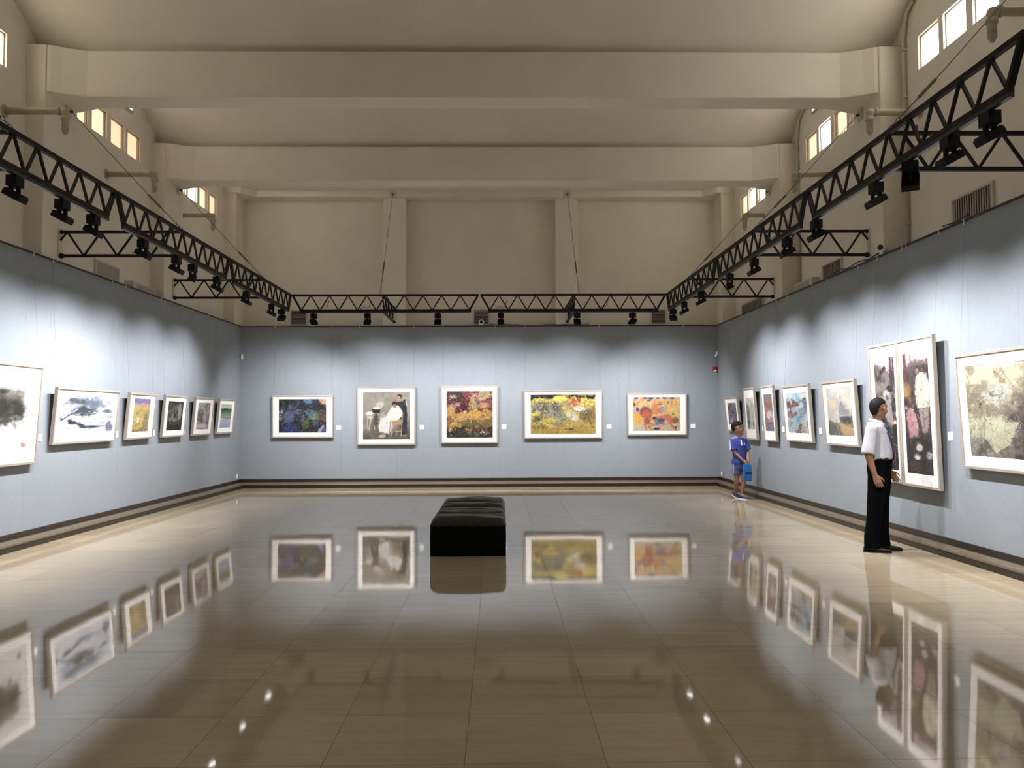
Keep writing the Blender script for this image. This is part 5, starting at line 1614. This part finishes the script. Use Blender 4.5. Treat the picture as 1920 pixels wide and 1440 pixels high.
for sy in (-1, 1): b.limb([(.030, sy * .012, 1.100), (.046, sy * .034, 1.078)], [.012, .008], 8)
baked(b, 'collar', M['trim'], boy, .0035, 2)
fa = lambda z: front_a(z, BT)
MB().loft([((fa(z) + .010, 0, z), (.004, 0, 0), (0, .013, 0)) for z in (1.085, 1.05, 1.01, .985)], 10, 4).build('placket', M['trim'], polo)
for sg, sh, el in ((-1, bSR, bER), (1, bSL, bEL)):
    sh, el = Vector(sh), Vector(el)
    b = MB()
    ds = (el - sh).normalized()
    o_ = Vector((.0, sg, .35)).normalized()
    q = [Vector((-.018, sg * .062, 1.128)), Vector((-.016, sg * .105, 1.117)), sh + o_ * .053, sh.lerp(el, .4) + Vector((0, sg, .1)) * .058, sh.lerp(el, .80) + Vector((0, sg, .0)) * .074]
    for p, r_ in zip(q, q[1:]): b.bar(p, r_, .022, .006, (0, sg, .6))
    b.build('sleeve_stripe', M['trim'], polo)
b = MB(); b.ellipsoid((fa(1.0) + .006, .062, 1.005), (.006, .013, .017), 12, 8); b.ellipsoid((fa(1.0) + .006, .058, 1.028), (.005, .007, .009), 10, 6)
b.build('chest_emblem', M['trim'], polo, smooth=True)
b = MB()
b.loft(torso_secs([(.55, .0, .098, .132), (.62, .0, .100, .130), (.68, .0, .095, .124)], .0), 28, 2.4)
for hp, kn in ((bHR, bKR), (bHL, bKL)):
    hp, kn = Vector(hp), Vector(kn)
    b.tube([hp + Vector((0, 0, .02)), hp.lerp(kn, .2), hp.lerp(kn, .47)], [.078, .080, .083], 20)
sh_ = baked(b, 'shorts', M['shorts'], boy, .005, 3, .005, 12., (1, 1, .6))
b = MB()
for sg in (-1, 1):
    b.bar((.03, sg * .134, .64), (.03, sg * .143, .475), .010, .004, (0, 1, 0))
b.build('side_stripe', M['trim'], sh_)
shoe(boy, (-.045, .022, 0), (1, .03), .225, M['navy'], M['trim'], .07, .040)
shoe(boy, (-.265, .018, 0), (1, -.02), .225, M['navy'], M['trim'], .07, .040, tip=.045)
for x, y, z, tl in ((.0, .022, .002, 0.), (-.235, .018, .030, 0)):
    b = MB()
    for k in range(3):
        xx = x + .055 + .028 * k
        zz_ = .079 - .011 * k + z
        b.bar((xx, y - .026 + .006 * k, zz_ - .006), (xx, y + .026 + .006 * k, zz_ - .006), .007, .005)
    b.build('laces', M['trim'], boy)
# bag held in front
t = thing('shoulder_bag', (4.485, 14.965, .348), 'bright blue flat bag with a dark strip, held in the hands of the boy', 'bag', None, (0, 0, math.radians(-75.5)))
b = MB()
b.loft([((0, 0, z), (.006 + .012 * math.sin(pi * min(1, z / .29)), 0, 0), (0, hw, 0)) for z, hw in ((.0, .086), (.012, .092), (.06, .090), (.15, .086), (.24, .084), (.285, .083), (.298, .076))], 28, 5)
b.build('bag_body', M['bag'], t, smooth=True, bevel=0)
MB().box((.0185, -.045, .125), (.0215, .082, .16)).build('dark_strip', M['bagdark'], t, bevel=.003)
b = MB(); b.tube([(0, -.03, .29), (.0, -.02, .318), (.0, .02, .318), (.0, .03, .29)], .006, 8); b.build('bag_handle', M['bag'], t, smooth=True)
